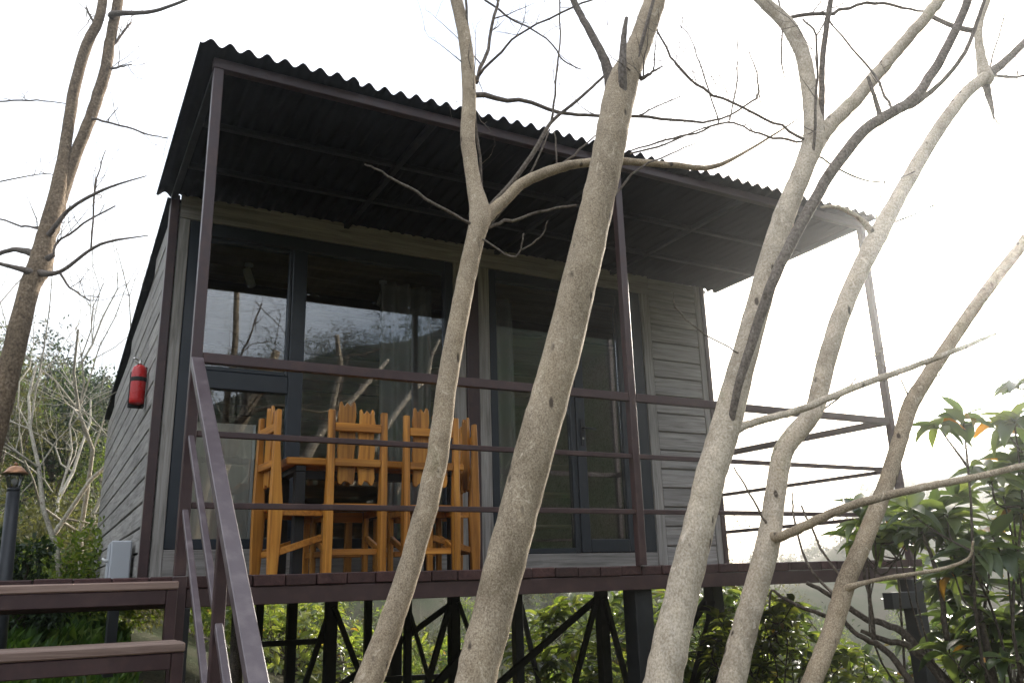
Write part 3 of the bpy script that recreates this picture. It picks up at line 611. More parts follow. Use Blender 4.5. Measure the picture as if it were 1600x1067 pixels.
def bare_tree(name, label, trunk, D, dD, bark_m, branches, twigs, twn=(3, .35), knots=(), twm='twig', group='bare pale trees in front of the cabin'):
    P, R = path3([(x, y, w_*(.71 if bark_m == 'bark_glare' or 'thinnest' in label else .79)) for x, y, w_ in trunk], D, dD)
    d = P[0]-P[1]; d /= np.linalg.norm(d); base = []
    p = P[0].copy(); k = 0
    while p[2] > float(gz(p[0], p[1]))-.25 and k < 30:
        d = d*.9+np.array([0, 0, -1.])*.1; d /= np.linalg.norm(d); p = p+d*.16; k += 1; base.append(p.copy())
    base = base[::-1]; rb = [R[0]*(1+.035*(len(base)-i)) for i in range(len(base))]
    t = empty(name, tuple(base[0])); tag(t, label, 'tree', group)
    P = np.vstack([base, P]); R = np.concatenate([rb, R])
    Q = smooth_path(np.hstack([P, R[:, None]]), 7); mb = MB(); r = Q[:, 3].copy()
    for kx, ky, amp, wd in knots:
        c = V(kx, ky, D); dist = np.linalg.norm(Q[:, :3]-c, axis=1); r *= 1+amp*np.exp(-(dist/wd)**2)
    n = len(r); r *= 1+.012*np.interp(np.arange(n), np.arange(0, n+4, 4), rng.standard_normal(len(np.arange(0, n+4, 4))))
    mb.tube(wob(Q[:, :3], r*.02), r, 20, True, .010, rng); mb.build('trunk', M[bark_m], t, True)
    known = [(800+FPX*((q-CAM)@RT)/depth(q), 533.5-FPX*((q-CAM)@UP)/depth(q), float((q-CAM)@FH)) for q in Q[:, :3]]
    def joint(tr, dd):               # a branch starts at the depth of the wood it grows from
        off, dl_ = dd if isinstance(dd, tuple) else (0, dd)
        prof_ = dd if isinstance(dd, list) else None
        if prof_: off, dl_ = 0, 0
        tr = [(x, y, w_*.82*(1.25 if i == 0 and w_ > 8 else 1)) for i, (x, y, w_) in enumerate(tr)]
        if not prof_ and not off:        # run the foot of the branch into the wood it grows from
            for e_ in (0, -1):
                x, y, w_ = tr[e_]; q_ = min(((u-x)**2+(v-y)**2, u, v) for u, v, _ in known)
                if 4 < q_[0] < 26**2 and (e_ == 0 or min((u-tr[0][0])**2+(v-tr[0][1])**2 for u, v, _ in known) > 26**2):
                    tr = [(q_[1], q_[2], w_)]+tr if e_ == 0 else tr+[(q_[1], q_[2], w_)]
        ends = [(min(((u-x)**2+(v-y)**2, w_) for u, v, w_ in known), e) for e, (x, y) in ((0, tr[0][:2]), (1, tr[-1][:2]))]
        (d2, D0), e = ends[0] if ends[0][0][0] < 45**2 or ends[0][0][0] <= ends[1][0][0] else ends[1]
        if prof_:
            Pb = np.array([V(x, y, D0+q) for (x, y, _), q in zip(tr, prof_)]); Rb = np.array([w_/2/FPX*depth(p) for (_, _, w_), p in zip(tr, Pb)])
        elif e == 0: Pb, Rb = path3(tr, D0+off, dl_)
        else: Pb, Rb = path3(tr[::-1], D0+off, dl_); Pb, Rb = Pb[::-1], Rb[::-1]
        known.extend((800+FPX*((q-CAM)@RT)/depth(q), 533.5-FPX*((q-CAM)@UP)/depth(q), float((q-CAM)@FH)) for q in smooth_path(Pb, 4))
        return Pb, Rb
    for br in branches:
        m = br[2] if len(br) > 2 else bark_m
        Pb, Rb = joint(br[0], br[1]); mb = MB(); tube_into(mb, Pb, Rb, 12, .012); mb.build('branch', M[m], t, True)
    mb = MB()
    for tr, dd in twigs:
        Pb, Rb = joint(tr, dd); Qt = smooth_path(np.hstack([Pb, Rb[:, None]]), 4); r = np.maximum(Qt[:, 3], .0009)
        mb.tube(wob(Qt[:, :3], r*.5), r, 6, True); side_twigs(mb, Qt[:, :3], r, twn[0] if np.mean([q[1] for q in tr]) < 215 or 'left edge' in label else 0, twn[1])
    if twigs: tag(mb.build('twigs', M[twm], t, True), kind='stuff')
    return t
bare_tree('bare_tree', 'slim pale trunk with a Y fork in front of the left window', [(575, 1067, 56), (610, 975, 50), (645, 870, 46), (680, 730, 44), (700, 590, 41), (722, 470, 38), (742, 375, 38), (750, 335, 42), (740, 285, 30), (731, 215, 29), (733, 150, 28), (728, 70, 26), (713, 0, 24), (700, -60, 22)], 3.0, .5, 'bark',
    [([(752, 345, 26), (775, 325, 24), (815, 288, 21), (860, 267, 20), (905, 256, 17), (965, 252, 15), (1050, 258, 12), (1110, 262, 10), (1160, 240, 6), (1215, 207, 4), (1250, 184, 2)], .4),
     ([(765, 325, 10), (800, 285, 9), (834, 238, 9), (861, 192, 7), (905, 155, 6), (945, 118, 5)], .2, 'twig')],
    [([(736, 350, 6), (680, 318, 6), (625, 285, 5), (590, 265, 4), (570, 257, 3)], -.15), ([(758, 355, 7), (790, 345, 7), (840, 333, 6), (900, 321, 5)], .2), ([(758, 376, 4), (800, 402, 4), (814, 388, 3), (818, 365, 3)], -.1), ([(812, 392, 3), (845, 370, 3), (856, 345, 2)], -.1),
     ([(861, 192, 5), (868, 130, 4), (875, 50, 3), (874, -10, 3)], .1), ([(772, 344, 5), (823, 283, 4), (859, 202, 3)], .1), ([(748, 121, 8), (763, 61, 7), (780, -5, 6)], .2), ([(748, 119, 6), (783, 81, 5), (823, 46, 4), (894, 13, 4), (950, -10, 3)], -.2),
     ([(742, 147, 9), (813, 157, 8), (874, 175, 7), (930, 181, 6), (995, 182, 6), (1070, 190, 5), (1126, 187, 4), (1176, 157, 4), (1184, 150, 4), (1182, 115, 3), (1170, 80, 2)], .5), ([(752, -5, 4), (790, 25, 4), (854, 61, 3), (880, 95, 3), (909, 109, 2)], .1),
     ([(727, -10, 5), (735, 76, 5), (742, 177, 5), (756, 324, 5)], (-.045, 0)), ([(872, 262, 5), (905, 235, 4), (930, 212, 3)], .1), ([(870, 258, 3), (868, 225, 3), (866, 205, 2)], 0)], (6, .34), [(750, 345, .22, .07)])
bare_tree('bare_tree', 'thickest grey speckled trunk leaning right across the middle of the view', [(742, 1067, 82), (772, 950, 80), (805, 820, 79), (845, 670, 77), (880, 545, 74), (915, 400, 68), (940, 290, 64), (958, 200, 62), (970, 140, 62), (985, 100, 52), (1003, 60, 46), (1020, 10, 44), (1036, -60, 42)], 2.55, .5, 'bark',
    [([(958, 135, 22), (945, 95, 18), (925, 55, 15), (908, 25, 13), (888, -15, 12)], .15, 'bark_dark'), ([(974, 185, 13), (973, 118, 16), (974, 65, 12), (979, 28, 7)], [.0, -.04, -.03, -.02], 'bark_dark'), ([(994, 100, 7), (1008, 48, 7), (1024, -10, 6)], (-.045, .02), 'bark_dark')],
    [([(1003, 122, 8), (1020, 112, 5), (1036, 104, 2)], .05), ([(985, 240, 4), (1040, 225, 4), (1100, 200, 3), (1133, 192, 3)], .3), ([(1000, 180, 4), (1020, 170, 3), (1065, 150, 2)], .2), ([(955, 310, 5), (1000, 262, 4), (1060, 235, 3), (1090, 222, 2)], .2)], (5, .3), [(968, 160, .10, .08), (915, 395, .04, .05)])
bare_tree('bare_tree', 'pale trunk right of the mid post with a dark stem growing out of it', [(1035, 1067, 84), (1058, 960, 76), (1085, 850, 70), (1112, 740, 66), (1135, 660, 66), (1165, 550, 56), (1195, 440, 52), (1225, 340, 48), (1255, 265, 44), (1272, 215, 48), (1267, 165, 34), (1259, 105, 33), (1248, 70, 32), (1228, 36, 32), (1195, 5, 26), (1165, -25, 24)], 2.9, .6, 'bark_glare',
    [([(1275, 222, 30), (1300, 192, 29), (1342, 150, 27), (1400, 82, 24), (1450, 22, 22), (1480, -15, 20)], .2), ([(1281, 205, 12), (1284, 160, 12), (1285, 95, 11), (1293, 30, 10), (1301, -12, 9)], .05, 'bark_dark'),
     ([(1137, 715, 7), (1147, 635, 14), (1168, 555, 18), (1212, 430, 21), (1262, 332, 22), (1300, 267, 22), (1350, 205, 22), (1390, 178, 21), (1432, 150, 20), (1470, 92, 18), (1500, 32, 16), (1517, -12, 15)], [.02, -.035, -.065, -.075, -.06, -.04, -.02, 0, .02, .04, .06, .08], 'bark_dark'),
     ([(1140, 676, 20), (1165, 664, 16), (1195, 655, 15), (1250, 640, 14), (1330, 607, 14), (1420, 575, 12), (1500, 545, 10), (1556, 521, 7)], .3), ([(1425, 165, 10), (1470, 130, 9), (1508, 82, 8), (1528, 30, 7), (1541, -8, 6)], .1, 'bark_dark'), ([(1377, 190, 9), (1366, 150, 8), (1356, 120, 6)], .0, 'bark_dark')],
    [([(1256, 218, 6), (1208, 192, 5), (1160, 168, 5), (1100, 140, 5), (1060, 105, 4), (1040, 73, 4), (1022, 38, 3)], -.1), ([(1254, 221, 5), (1208, 215, 5), (1170, 203, 4), (1136, 192, 4), (1085, 208, 4), (1040, 219, 4), (985, 236, 3)], .2), ([(1271, 234, 6), (1275, 146, 5), (1275, 57, 4), (1254, 30, 3)], -.2), ([(1394, 172, 5), (1364, 116, 5), (1323, 66, 4), (1295, 33, 3)], .3),
     ([(1238, 27, 8), (1298, 20, 7), (1353, 6, 6), (1400, 10, 5), (1445, 18, 4)], .3), ([(1223, 42, 3), (1221, 90, 3), (1225, 128, 2)], 0), ([(1285, 248, 4), (1330, 275, 4), (1385, 285, 3), (1430, 268, 2)], .2), ([(1155, 552, 3), (1120, 532, 3), (1090, 515, 3), (1056, 480, 3), (1052, 458, 2)], -.2), ([(1138, 192, 3), (1150, 140, 3), (1153, 60, 2)], .1), ([(1122, 187, 3), (1100, 120, 3), (1080, 62, 2), (1062, 40, 2)], .1), ([(1225, 35, 4), (1215, 0, 3), (1205, -20, 3)], .1), ([(1275, 57, 3), (1286, 40, 3), (1296, 15, 2)], 0)], (6, .34), [(1272, 222, .12, .08), (1136, 665, .08, .07)], 'bark_dark')
bare_tree('bare_tree', 'crooked pale trunk with a kink and a long low side branch', [(1142, 1067, 60), (1170, 960, 54), (1195, 870, 52), (1205, 820, 48), (1214, 755, 44), (1224, 705, 44), (1245, 675, 44), (1272, 640, 40), (1290, 570, 40), (1315, 490, 40), (1345, 420, 40), (1370, 372, 42), (1400, 315, 34), (1440, 245, 31), (1475, 190, 29), (1510, 145, 27), (1542, 118, 24)], 3.2, .6, 'bark_glare',
    [([(1540, 122, 22), (1532, 85, 17), (1529, 40, 14), (1545, -5, 12)], .1), ([(1540, 122, 16), (1575, 92, 15), (1612, 55, 13)], .1, 'bark_dark'), ([(1213, 839, 15), (1232, 833, 18), (1265, 818, 18), (1310, 797, 17), (1370, 778, 16), (1440, 762, 15), (1520, 746, 13), (1620, 722, 12)], -.5, 'bark'), ([(1363, 362, 14), (1348, 346, 11), (1325, 330, 9), (1300, 323, 7), (1283, 324, 4)], -.1), ([(1527, 50, 9), (1485, 40, 9), (1445, 20, 8)], .1, 'bark_dark'), ([(1540, 132, 12), (1549, 165, 9), (1553, 186, 4)], 0, 'bark_dark')],
    [([(1372, 358, 5), (1450, 325, 5), (1530, 285, 4), (1610, 215, 3)], .2), ([(1548, 120, 6), (1600, 119, 5), (1640, 115, 4)], .7), ([(1369, 345, 3), (1380, 290, 3), (1392, 245, 2)], .3), ([(1262, 655, 4), (1310, 622, 4), (1350, 575, 3), (1400, 520, 3), (1425, 460, 3), (1430, 395, 2)], .2), ([(1196, 815, 5), (1170, 770, 4), (1146, 728, 3)], -.1), ([(1555, 186, 3), (1565, 195, 3), (1600, 193, 2)], .6), ([(1545, 110, 4), (1560, 60, 3), (1575, 5, 2)], .7)], (6, .34), [(1370, 372, .08, .06), (1224, 700, .06, .06), (1205, 838, .10, .06)], 'bark_dark')
bare_tree('bare_tree', 'thinnest pale trunk leaning right in front of the broad leaved shrub', [(1268, 1067, 42), (1300, 985, 41), (1322, 910, 41), (1352, 840, 37), (1385, 755, 35), (1405, 690, 33), (1422, 635, 34), (1445, 595, 32), (1475, 550, 30), (1530, 470, 28), (1605, 372, 26), (1650, 310, 24)], 3.35, .5, 'bark',
    [([(1325, 918, 12), (1350, 910, 9), (1400, 900, 8), (1465, 890, 7), (1512, 873, 6), (1521, 845, 4)], -.2)],
    [([(1316, 902, 5), (1282, 856, 5), (1252, 789, 4)], .1), ([(1306, 930, 6), (1262, 880, 5), (1240, 800, 4), (1238, 770, 3)], .3), ([(1440, 600, 4), (1490, 575, 3), (1540, 545, 2)], .1), ([(1422, 628, 4), (1405, 590, 3), (1370, 565, 2)], 0)], (5, .3), [(1322, 910, .10, .06), (1425, 632, .08, .05)])
bare_tree('bare_tree', 'brown two stemmed tree beside the cabin at the left edge', [(-45, 800, 46), (-20, 720, 44), (5, 620, 42), (28, 520, 40), (48, 445, 38), (62, 415, 44), (72, 370, 36), (90, 300, 30), (102, 230, 22), (116, 140, 21), (136, 70, 20), (155, 30, 18), (163, -20, 17)], 6.0, .4, 'bark_brown',
    [([(80, 350, 26), (108, 270, 23), (141, 185, 21), (164, 115, 21), (173, 60, 19), (185, 0, 18), (192, -40, 17)], .3), ([(50, 395, 12), (20, 390, 9), (-15, 402, 8)], .2, 'bark_dark'), ([(48, 425, 11), (15, 416, 8), (-20, 408, 7)], -.2, 'bark_dark'), ([(68, 408, 12), (84, 398, 9)], -.05, 'bark_dark'),
     ([(78, 365, 9), (108, 328, 7), (148, 303, 6), (185, 288, 4), (229, 275, 2)], -.3, 'bark_dark'), ([(60, 426, 13), (93, 425, 8), (142, 390, 6), (173, 377, 5), (232, 368, 2)], -.2, 'bark_dark'), ([(178, 22, 9), (240, 18, 7), (302, -4, 5)], -.3, 'bark_dark')],
    [([(142, 390, 4), (148, 303, 4), (153, 272, 3), (165, 235, 2)], 0), ([(150, 187, 5), (198, 200, 4), (240, 212, 3), (262, 216, 2)], -.2), ([(172, 75, 6), (205, 35, 4)], .1), ([(165, 112, 6), (188, 104, 4), (206, 101, 2)], 0), ([(150, 40, 6), (135, 12, 4)], 0), ([(88, 160, 2), (45, 157, 3), (-5, 159, 3)], .3), ([(-5, 285, 3), (70, 272, 2)], .2), ([(-10, 338, 3), (25, 352, 4), (55, 356, 4)], 0), ([(93, 425, 5), (110, 450, 4), (140, 470, 3)], 0), ([(90, 380, 5), (130, 350, 4), (180, 322, 3)], 0)], (6, .6), [(62, 418, .22, .10), (116, 140, .22, .06)], 'bark_dark', None)
bpy.data.objects['bare_tree.005'].pop('group', None)

# ------------------------------------------------------------------ foliage builders
def leaf_template(fold=.22, droop=.35, seg=4):
    xs = np.linspace(0, 1, seg+1); wd = np.sin(np.pi*np.clip(xs*.93+.05, 0, 1))**.75*.20; wd[0] = .012; wd[-1] = .004
    v = []
    for x, w_ in zip(xs, wd):
        z = -droop*x*x; v += [(x, -w_, z+w_*fold*3), (x, 0, z), (x, w_, z+w_*fold*3)]
    f = []
    for i in range(seg):
        a = i*3; f += [(a, a+1, a+4, a+3), (a+1, a+2, a+5, a+4)]
    return np.array(v), f
LT = leaf_template(); LT2 = leaf_template(.15, .12, 2)
def frames(d, up):
    d = d/np.linalg.norm(d, axis=1)[:, None]; s = np.cross(up, d); s /= np.linalg.norm(s, axis=1)[:, None]+1e-9; u = np.cross(d, s); return np.stack([d, s, u], 2)
def leaves_mesh(name, P, d, up, size, mat, tmpl=LT, smooth=True):
    v0, f0 = tmpl; Rm = frames(d, up); v = np.einsum('nij,kj->nki', Rm, v0)*size[:, None, None]+P[:, None, :]
    n, k = len(P), len(v0); F = (np.array(f0)[None]+(np.arange(n)*k)[:, None, None]).reshape(-1, 4)
    me = bpy.data.meshes.new(name); me.vertices.add(n*k); me.vertices.foreach_set('co', v.reshape(-1)); me.loops.add(len(F)*4); me.loops.foreach_set('vertex_index', F.reshape(-1))
    me.polygons.add(len(F)); me.polygons.foreach_set('loop_start', np.arange(len(F))*4); me.polygons.foreach_set('loop_total', np.full(len(F), 4))
    me.materials.append(mat); me.update(); me.validate()
    if smooth: me.polygons.foreach_set('use_smooth', [True]*len(F))
    return me
def whorls(C, ax, n_leaf, size, spread=1.0):
    P = []; d = []; up = []; s = []
    for c, a in zip(C, ax):
        a = a/np.linalg.norm(a); b = np.cross(a, [.3, .9, .1]); b /= np.linalg.norm(b); e = np.cross(a, b); n = rnd.randint(*n_leaf); ph = rnd.random()*6.28
        for k in range(n):
            t = ph+k*2.4+rnd.uniform(-.2, .2); el = rnd.uniform(-.25, .75)*spread
            dr = (b*math.cos(t)+e*math.sin(t))*math.cos(el)+a*math.sin(el); P.append(c+a*rnd.uniform(-.03, .02)); d.append(dr); up.append(a+rng.standard_normal(3)*.15); s.append(size*rnd.uniform(.6, 1.15))
    return np.array(P), np.array(d), np.array(up), np.array(s)
def cloud_leaves(C, Rr, n, size, flat=.8):
    """n leaves in clumps (centres C, radii Rr)"""
    k = rng.integers(0, len(C), n); q = rng.standard_normal((n, 3)); q /= np.linalg.norm(q, axis=1)[:, None]; rad = rng.random(n)**.45
    P = C[k]+q*(Rr[k]*rad)[:, None]*np.array([1, 1, flat]); d = q*.7+rng.standard_normal((n, 3))*.6; up = rng.standard_normal((n, 3))*.6+np.array([0, 0, 1.])
    return P, d, up, size*rng.uniform(.6, 1.3, n)
def stems_to(mb, base, tips, r0, wander=.12, n=6, sides=6, every=1):
    paths = []
    for i, t in enumerate(tips):
        if i % every == 0:
            b = base+np.array([rnd.uniform(-.15, .15), rnd.uniform(-.15, .15), 0]); Q = [b+(t-b)*k/n+np.array([0, 0, .18])*math.sin(math.pi*k/n)+rng.standard_normal(3)*wander*(0 < k < n)*.6 for k in range(n+1)]
            Q = smooth_path(np.array(Q), 3); mb.tube(Q, np.linspace(r0*rnd.uniform(.6, 1.2), r0*.25, len(Q)), sides, False); paths.append(Q)
    if every == 1: return
    A_ = np.concatenate(paths)
    for i, t in enumerate(tips):
        if i % every:
            d_ = A_-(t-np.array([0, 0, .12])); c = A_[np.argmin((d_**2).sum(1)+np.where(A_[:, 2] > t[2], 9, 0))]; mid = (c+t)/2+np.array([0, 0, -.04])+rng.standard_normal(3)*.03
            Q = smooth_path(np.array([c, mid, t]), 4); mb.tube(Q, np.linspace(r0*.4, r0*.22, len(Q)), 5, False)
def grow(mb, p, d, ln, r, lvl, up=.12, wand=.22, kids=(3, 5), sides=(8, 6, 4, 3), tips=None):
    k = 7 if lvl == 0 else 5; Q = [p]; dd = d/np.linalg.norm(d)
    for j in range(k):
        dd = dd+rng.standard_normal(3)*wand/(1.4 if lvl == 0 else 1)+np.array([0, 0, up]); dd /= np.linalg.norm(dd); Q.append(Q[-1]+dd*ln/k)
    Q = np.array(Q); rr = np.linspace(r, r*(.35 if lvl < 3 else .3), k+1); mb.tube(Q, rr, sides[min(lvl, 3)], False)
    if tips is not None and lvl >= 2: tips.append(Q[-1]); tips.append(Q[k//2])
    if lvl >= 3: return
    for _ in range(rnd.randint(*kids)+(2 if lvl == 0 else 0)):
        i = rnd.randrange(2 if lvl == 0 else 1, k+1); d2 = (Q[i]-Q[i-1])/np.linalg.norm(Q[i]-Q[i-1])*.7+rng.standard_normal(3)*.62; d2[2] += .1
        grow(mb, Q[i], d2, ln*rnd.uniform(.42, .7), rr[i]*rnd.uniform(.45, .7), lvl+1, up, wand, kids, sides, tips)
def on_ground(px, D, back=0):
    p = V(px, 900, D); return np.array([p[0], p[1], float(gz(p[0], p[1]))-.1])

# ------------------------------------------------------------------ broad leaved shrubs
def rhodo(name, label, base, tips_px, n_leaf, size, mat, singles=0, extra_stems=()):
    t = empty(name, tuple(base)); tag(t, label, 'shrub')
    tips = np.array([V(*q) for q in tips_px]); mb = MB(); stems_to(mb, np.asarray(base, float), tips, .015, .16, every=4)
    for tr, D_, dd in extra_stems:
        Pb, Rb = path3(tr, D_, dd); Q = smooth_path(np.hstack([Pb, Rb[:, None]]), 4); mb.tube(wob(Q[:, :3], Q[:, 3]*.2), Q[:, 3], 7, True)
    tag(mb.build('stems', M['stem'], t, True), kind='stuff')
    ax = tips-np.asarray(base); ax /= np.linalg.norm(ax, axis=1)[:, None]; ax = ax*.6+np.array([0, 0, .8])+rng.standard_normal(ax.shape)*.25
    P, d, up, s = whorls(tips, ax, n_leaf, size); n = len(P)
    if singles:
        dist = np.array([depth(p) for p in P]); u = np.array([800+FPX*((p-CAM)@RT)/depth(p) for p in P]); vv = np.array([533.5-FPX*((p-CAM)@UP)/depth(p) for p in P])
        order = np.argsort(dist+100*((u > 1600) | (vv > 1060))); near = order[:singles]; rest = order[singles:]
        tm = []
        for j in range(5):
            v0, f0 = leaf_template(.1+.06*j, .15+.14*j); me = bpy.data.meshes.new('leaf'); me.from_pydata(v0.tolist(), [], f0); me.materials.append(M[mat+'_single']); me.polygons.foreach_set('use_smooth', [True]*len(me.polygons)); tm.append(me)
        Rm = frames(d, up)
        for i in near:
            o = bpy.data.objects.new('leaf', tm[rnd.randrange(5)]); m4 = Matrix(Rm[i].tolist()).to_4x4(); o.rotation_euler = m4.to_euler(); o.scale = (s[i],)*3; o.location = tuple(P[i]); link(o, t)
        P, d, up, s = P[rest], d[rest], up[rest], s[rest]
    if len(P): tag(meshobj('foliage', leaves_mesh('foliage', P, d, up, s, M[mat]), t), kind='stuff')
    return t
m, N, L, b_ = newmat('glossy_broad_leaf_single'); out = N['Material Output']; oi = N.new('ShaderNodeObjectInfo')
c = ramp(N, L, oi.outputs['Random'], [(0, (.052, .082, .04)), (.45, (.092, .132, .056)), (.85, (.135, .175, .065)), (.965, (.17, .205, .07)), (.975, (.36, .19, .03)), (1, (.36, .15, .03))])
L.new(c, b_.inputs['Base Color']); b_.inputs['Roughness'].default_value = .28; b_.inputs['Specular IOR Level'].default_value = .6
t_ = N.new('ShaderNodeBsdfTranslucent'); L.new(mixc(N, L, 1, c, (1.3, 1.32, .6), 'MULTIPLY'), t_.inputs['Color']); s_ = N.new('ShaderNodeMixShader'); s_.inputs[0].default_value = .5
L.new(b_.outputs[0], s_.inputs[1]); L.new(t_.outputs[0], s_.inputs[2]); L.new(s_.outputs[0], out.inputs['Surface']); M['rhodo_single'] = m
def fill_px(n, x0, x1, top, y1, D0, D1):
    out_ = []
    while len(out_) < n:
        x = rnd.uniform(x0, x1); y = rnd.uniform(500, y1)
        if y > top(x): out_.append((x, y, rnd.uniform(D0, D1)))
    return out_
topR = lambda x: np.interp(x, [1310, 1340, 1380, 1430, 1480, 1540, 1600, 1700], [860, 800, 775, 790, 765, 715, 650, 600])
tp = [(1505, 655, 3.7), (1590, 600, 3.9), (1560, 660, 3.8), (1465, 665, 3.6), (1585, 660, 3.7), (1345, 815, 4.0), (1360, 795, 4.1), (1420, 800, 3.8)]+fill_px(100, 1478, 1720, lambda x: topR(x)+15, 1060, 3.7, 4.8)+fill_px(12, 1400, 1480, lambda x: 785, 850, 4.0, 4.8)+fill_px(9, 1325, 1420, lambda x: 795 if x > 1350 else 815, 858, 4.2, 4.8)
gb = V(1560, 1200, 4.1); base = np.array([gb[0], gb[1], float(gz(gb[0], gb[1]))-.1])
rhodo('broad_leaf_shrub', 'tall broad leaved evergreen shrub past the deck end at the right edge', base, tp, (7, 11), .165, 'rhodo', 290,
      [([(1440, 1090, 12), (1420, 1060, 11), (1380, 1012, 10), (1340, 992, 8), (1322, 972, 7), (1300, 950, 4)], 3.9, .1), ([(1500, 1100, 11), (1430, 1016, 10), (1380, 1000, 9), (1345, 985, 6)], 4.1, .1), ([(1520, 1110, 12), (1420, 996, 12), (1390, 978, 11), (1344, 962, 10), (1300, 930, 8), (1260, 910, 6)], 4.2, .3),
       ([(1300, 965, 7), (1248, 946, 6), (1224, 934, 5), (1206, 922, 4), (1202, 950, 3)], 4.2, .1), ([(1366, 1000, 7), (1360, 940, 6), (1350, 890, 5), (1356, 840, 4)], 4.0, 0), ([(1560, 1100, 14), (1530, 960, 10), (1500, 860, 8), (1455, 800, 5)], 4.0, 0), ([(1480, 1000, 9), (1465, 900, 7), (1440, 830, 5)], 3.9, 0)])
rhodo('laurel_shrub', 'leafy shrub filling in behind the deck end at the right', gbase(1600, 6.6) if False else np.array([*V(1580, 1000, 6.4)[:2], float(gz(*V(1580, 1000, 6.4)[:2]))-.1]), fill_px(110, 1390, 1720, lambda x: np.interp(x, [1400, 1500, 1600, 1700], [880, 820, 760, 740]), 1090, 6.6, 7.8), (6, 9), .17, 'rhodo')
topB = lambda x: np.interp(x, [800, 840, 900, 1000, 1150], [985, 950, 935, 925, 915])
def gbase(px, D):
    p = V(px, 1000, D); return np.array([p[0], p[1], float(gz(p[0], p[1]))-.1])
rhodo('laurel_shrub', 'yellow green leafy shrub behind the stilts below the door', gbase(930, 10.6), fill_px(170, 800, 1020, topB, 1100, 9.8, 12), (6, 9), .22, 'laurel')
rhodo('laurel_shrub', 'yellow green leafy shrub below the right corner of the cabin', gbase(1090, 8.9), fill_px(130, 1000, 1200, topB, 1110, 8.2, 9.8), (6, 9), .19, 'laurel')
topC = lambda x: np.interp(x, [1130, 1180, 1230, 1290, 1340, 1400], [960, 945, 935, 975, 1010, 1075])
rhodo('laurel_shrub', 'low glossy shrub under the right end of the deck between two trunks', gbase(1230, 7.0), fill_px(190, 1110, 1385, topC, 1120, 6.5, 7.9), (6, 9), .15, 'laurel')
rhodo('laurel_shrub', 'pale green shrub seen under the deck beside the left stilts', gbase(450, 14), fill_px(260, 380, 620, lambda x: 935 if x < 530 else 985, 1080, 13, 16.5), (6, 9), .2, 'laurel')

# ------------------------------------------------------------------ woods on the left slope
def grown(name, label, cat, base, h, r, bark_m, kids=(3, 5), leaf=None, lean=(0, 0, 1), group=None, up=.1, wand=.2):
    t = empty(name, tuple(base)); tag(t, label, cat, group); mb = MB(); tips = []
    grow(mb, np.array(base, float), np.array(lean, float), h, r, 0, up, wand, kids, tips=tips); mb.build('branches', M[bark_m], t, True)
    if leaf:
        n, size, mat, rad = leaf; C = np.array(tips); P, d, u, s = cloud_leaves(C, np.full(len(C), rad), n, size); tag(meshobj('crown', leaves_mesh('crown', P, d, u, s, M[mat], LT2), t), kind='stuff')
    return t
gp = 'bare pale bushes left of the cabin'
for px, D, h, r, ln, lb in ((95, 9.0, 3.5, .035, (.1, 0, 1), 'tall bare pale bush just left of the cabin wall'), (140, 11.5, 3.9, .04, (-.3, 0, 1), 'bare pale bush close behind the cabin rear corner'),
                            (30, 10.5, 3.8, .035, (.35, 0, 1), 'bare pale bush behind the garden lamp'), (60, 14, 4.4, .05, (.25, 0, 1), 'slender bare tree on the slope between lamp and cabin'), (175, 16, 3.8, .05, (-.2, 0, 1), 'bare tree rising behind the cabin roof edge')):
    grown('bare_bush', lb, 'bush', on_ground(px, D), h, r, 'twig_pale', (4, 6), None, ln, gp, .06, .26)
for px, D, h, lb in ((-40, 20, 6.4, 'bare grey tree high on the slope at the left edge'), (60, 24, 7.0, 'bare grey tree on the skyline above the lamp'), (130, 27, 5.6, 'bare grey tree on the skyline beside the cabin roof'), (10, 28, 7.6, 'tall bare grey tree on the skyline behind the two stemmed tree')):
    grown('skyline_tree', lb, 'tree', on_ground(px, D), h, .07, 'twig_pale', (4, 6), None, (rnd.uniform(-.2, .2), 0, 1), 'bare trees on the left skyline', .08, .2)
for px, D, h, mat, n, lb in ((-30, 16, 2.4, 'leaf_olive', 4000, 'olive leaved tree at the far left of the slope'), (75, 19, 2.9, 'leaf_dark', 7000, 'dark evergreen tree halfway up the left slope'), (120, 21, 2.8, 'leaf_green', 6000, 'fresh green tree near the cabin rear corner'), (25, 22, 3.0, 'leaf_green', 6000, 'fresh green tree above the garden lamp'), (165, 24, 2.6, 'leaf_olive', 5000, 'olive leaved tree right behind the cabin side wall')):
    grown('leafy_tree', lb, 'tree', on_ground(px, D), h, .09, 'bark_dark', (4, 5), (n, .12, mat, .42), (0, 0, 1), 'leafy trees on the left slope', .05, .2)
def bush(name, label, base, rx, rz, n, size, mat, k=16, group=None):
    t = empty(name, tuple(base)); tag(t, label, 'bush', group)
    a = rng.random(k)*6.28; e = np.arccos(rng.random(k)*.95); q = np.stack([np.cos(a)*np.sin(e)*rx, np.sin(a)*np.sin(e)*rx, np.cos(e)*rz], 1)*rng.uniform(.55, 1, k)[:, None]
    C = np.asarray(base)+q; mb = MB(); stems_to(mb, np.asarray(base, float), C, .018, .06, 5, 5); tag(mb.build('stems', M['stem'], t, True), kind='stuff')
    P, d, u, s = cloud_leaves(C, np.full(k, rx*.42), n, size); tag(meshobj('foliage', leaves_mesh('foliage', P, d, u, s, M[mat], LT2), t), kind='stuff')
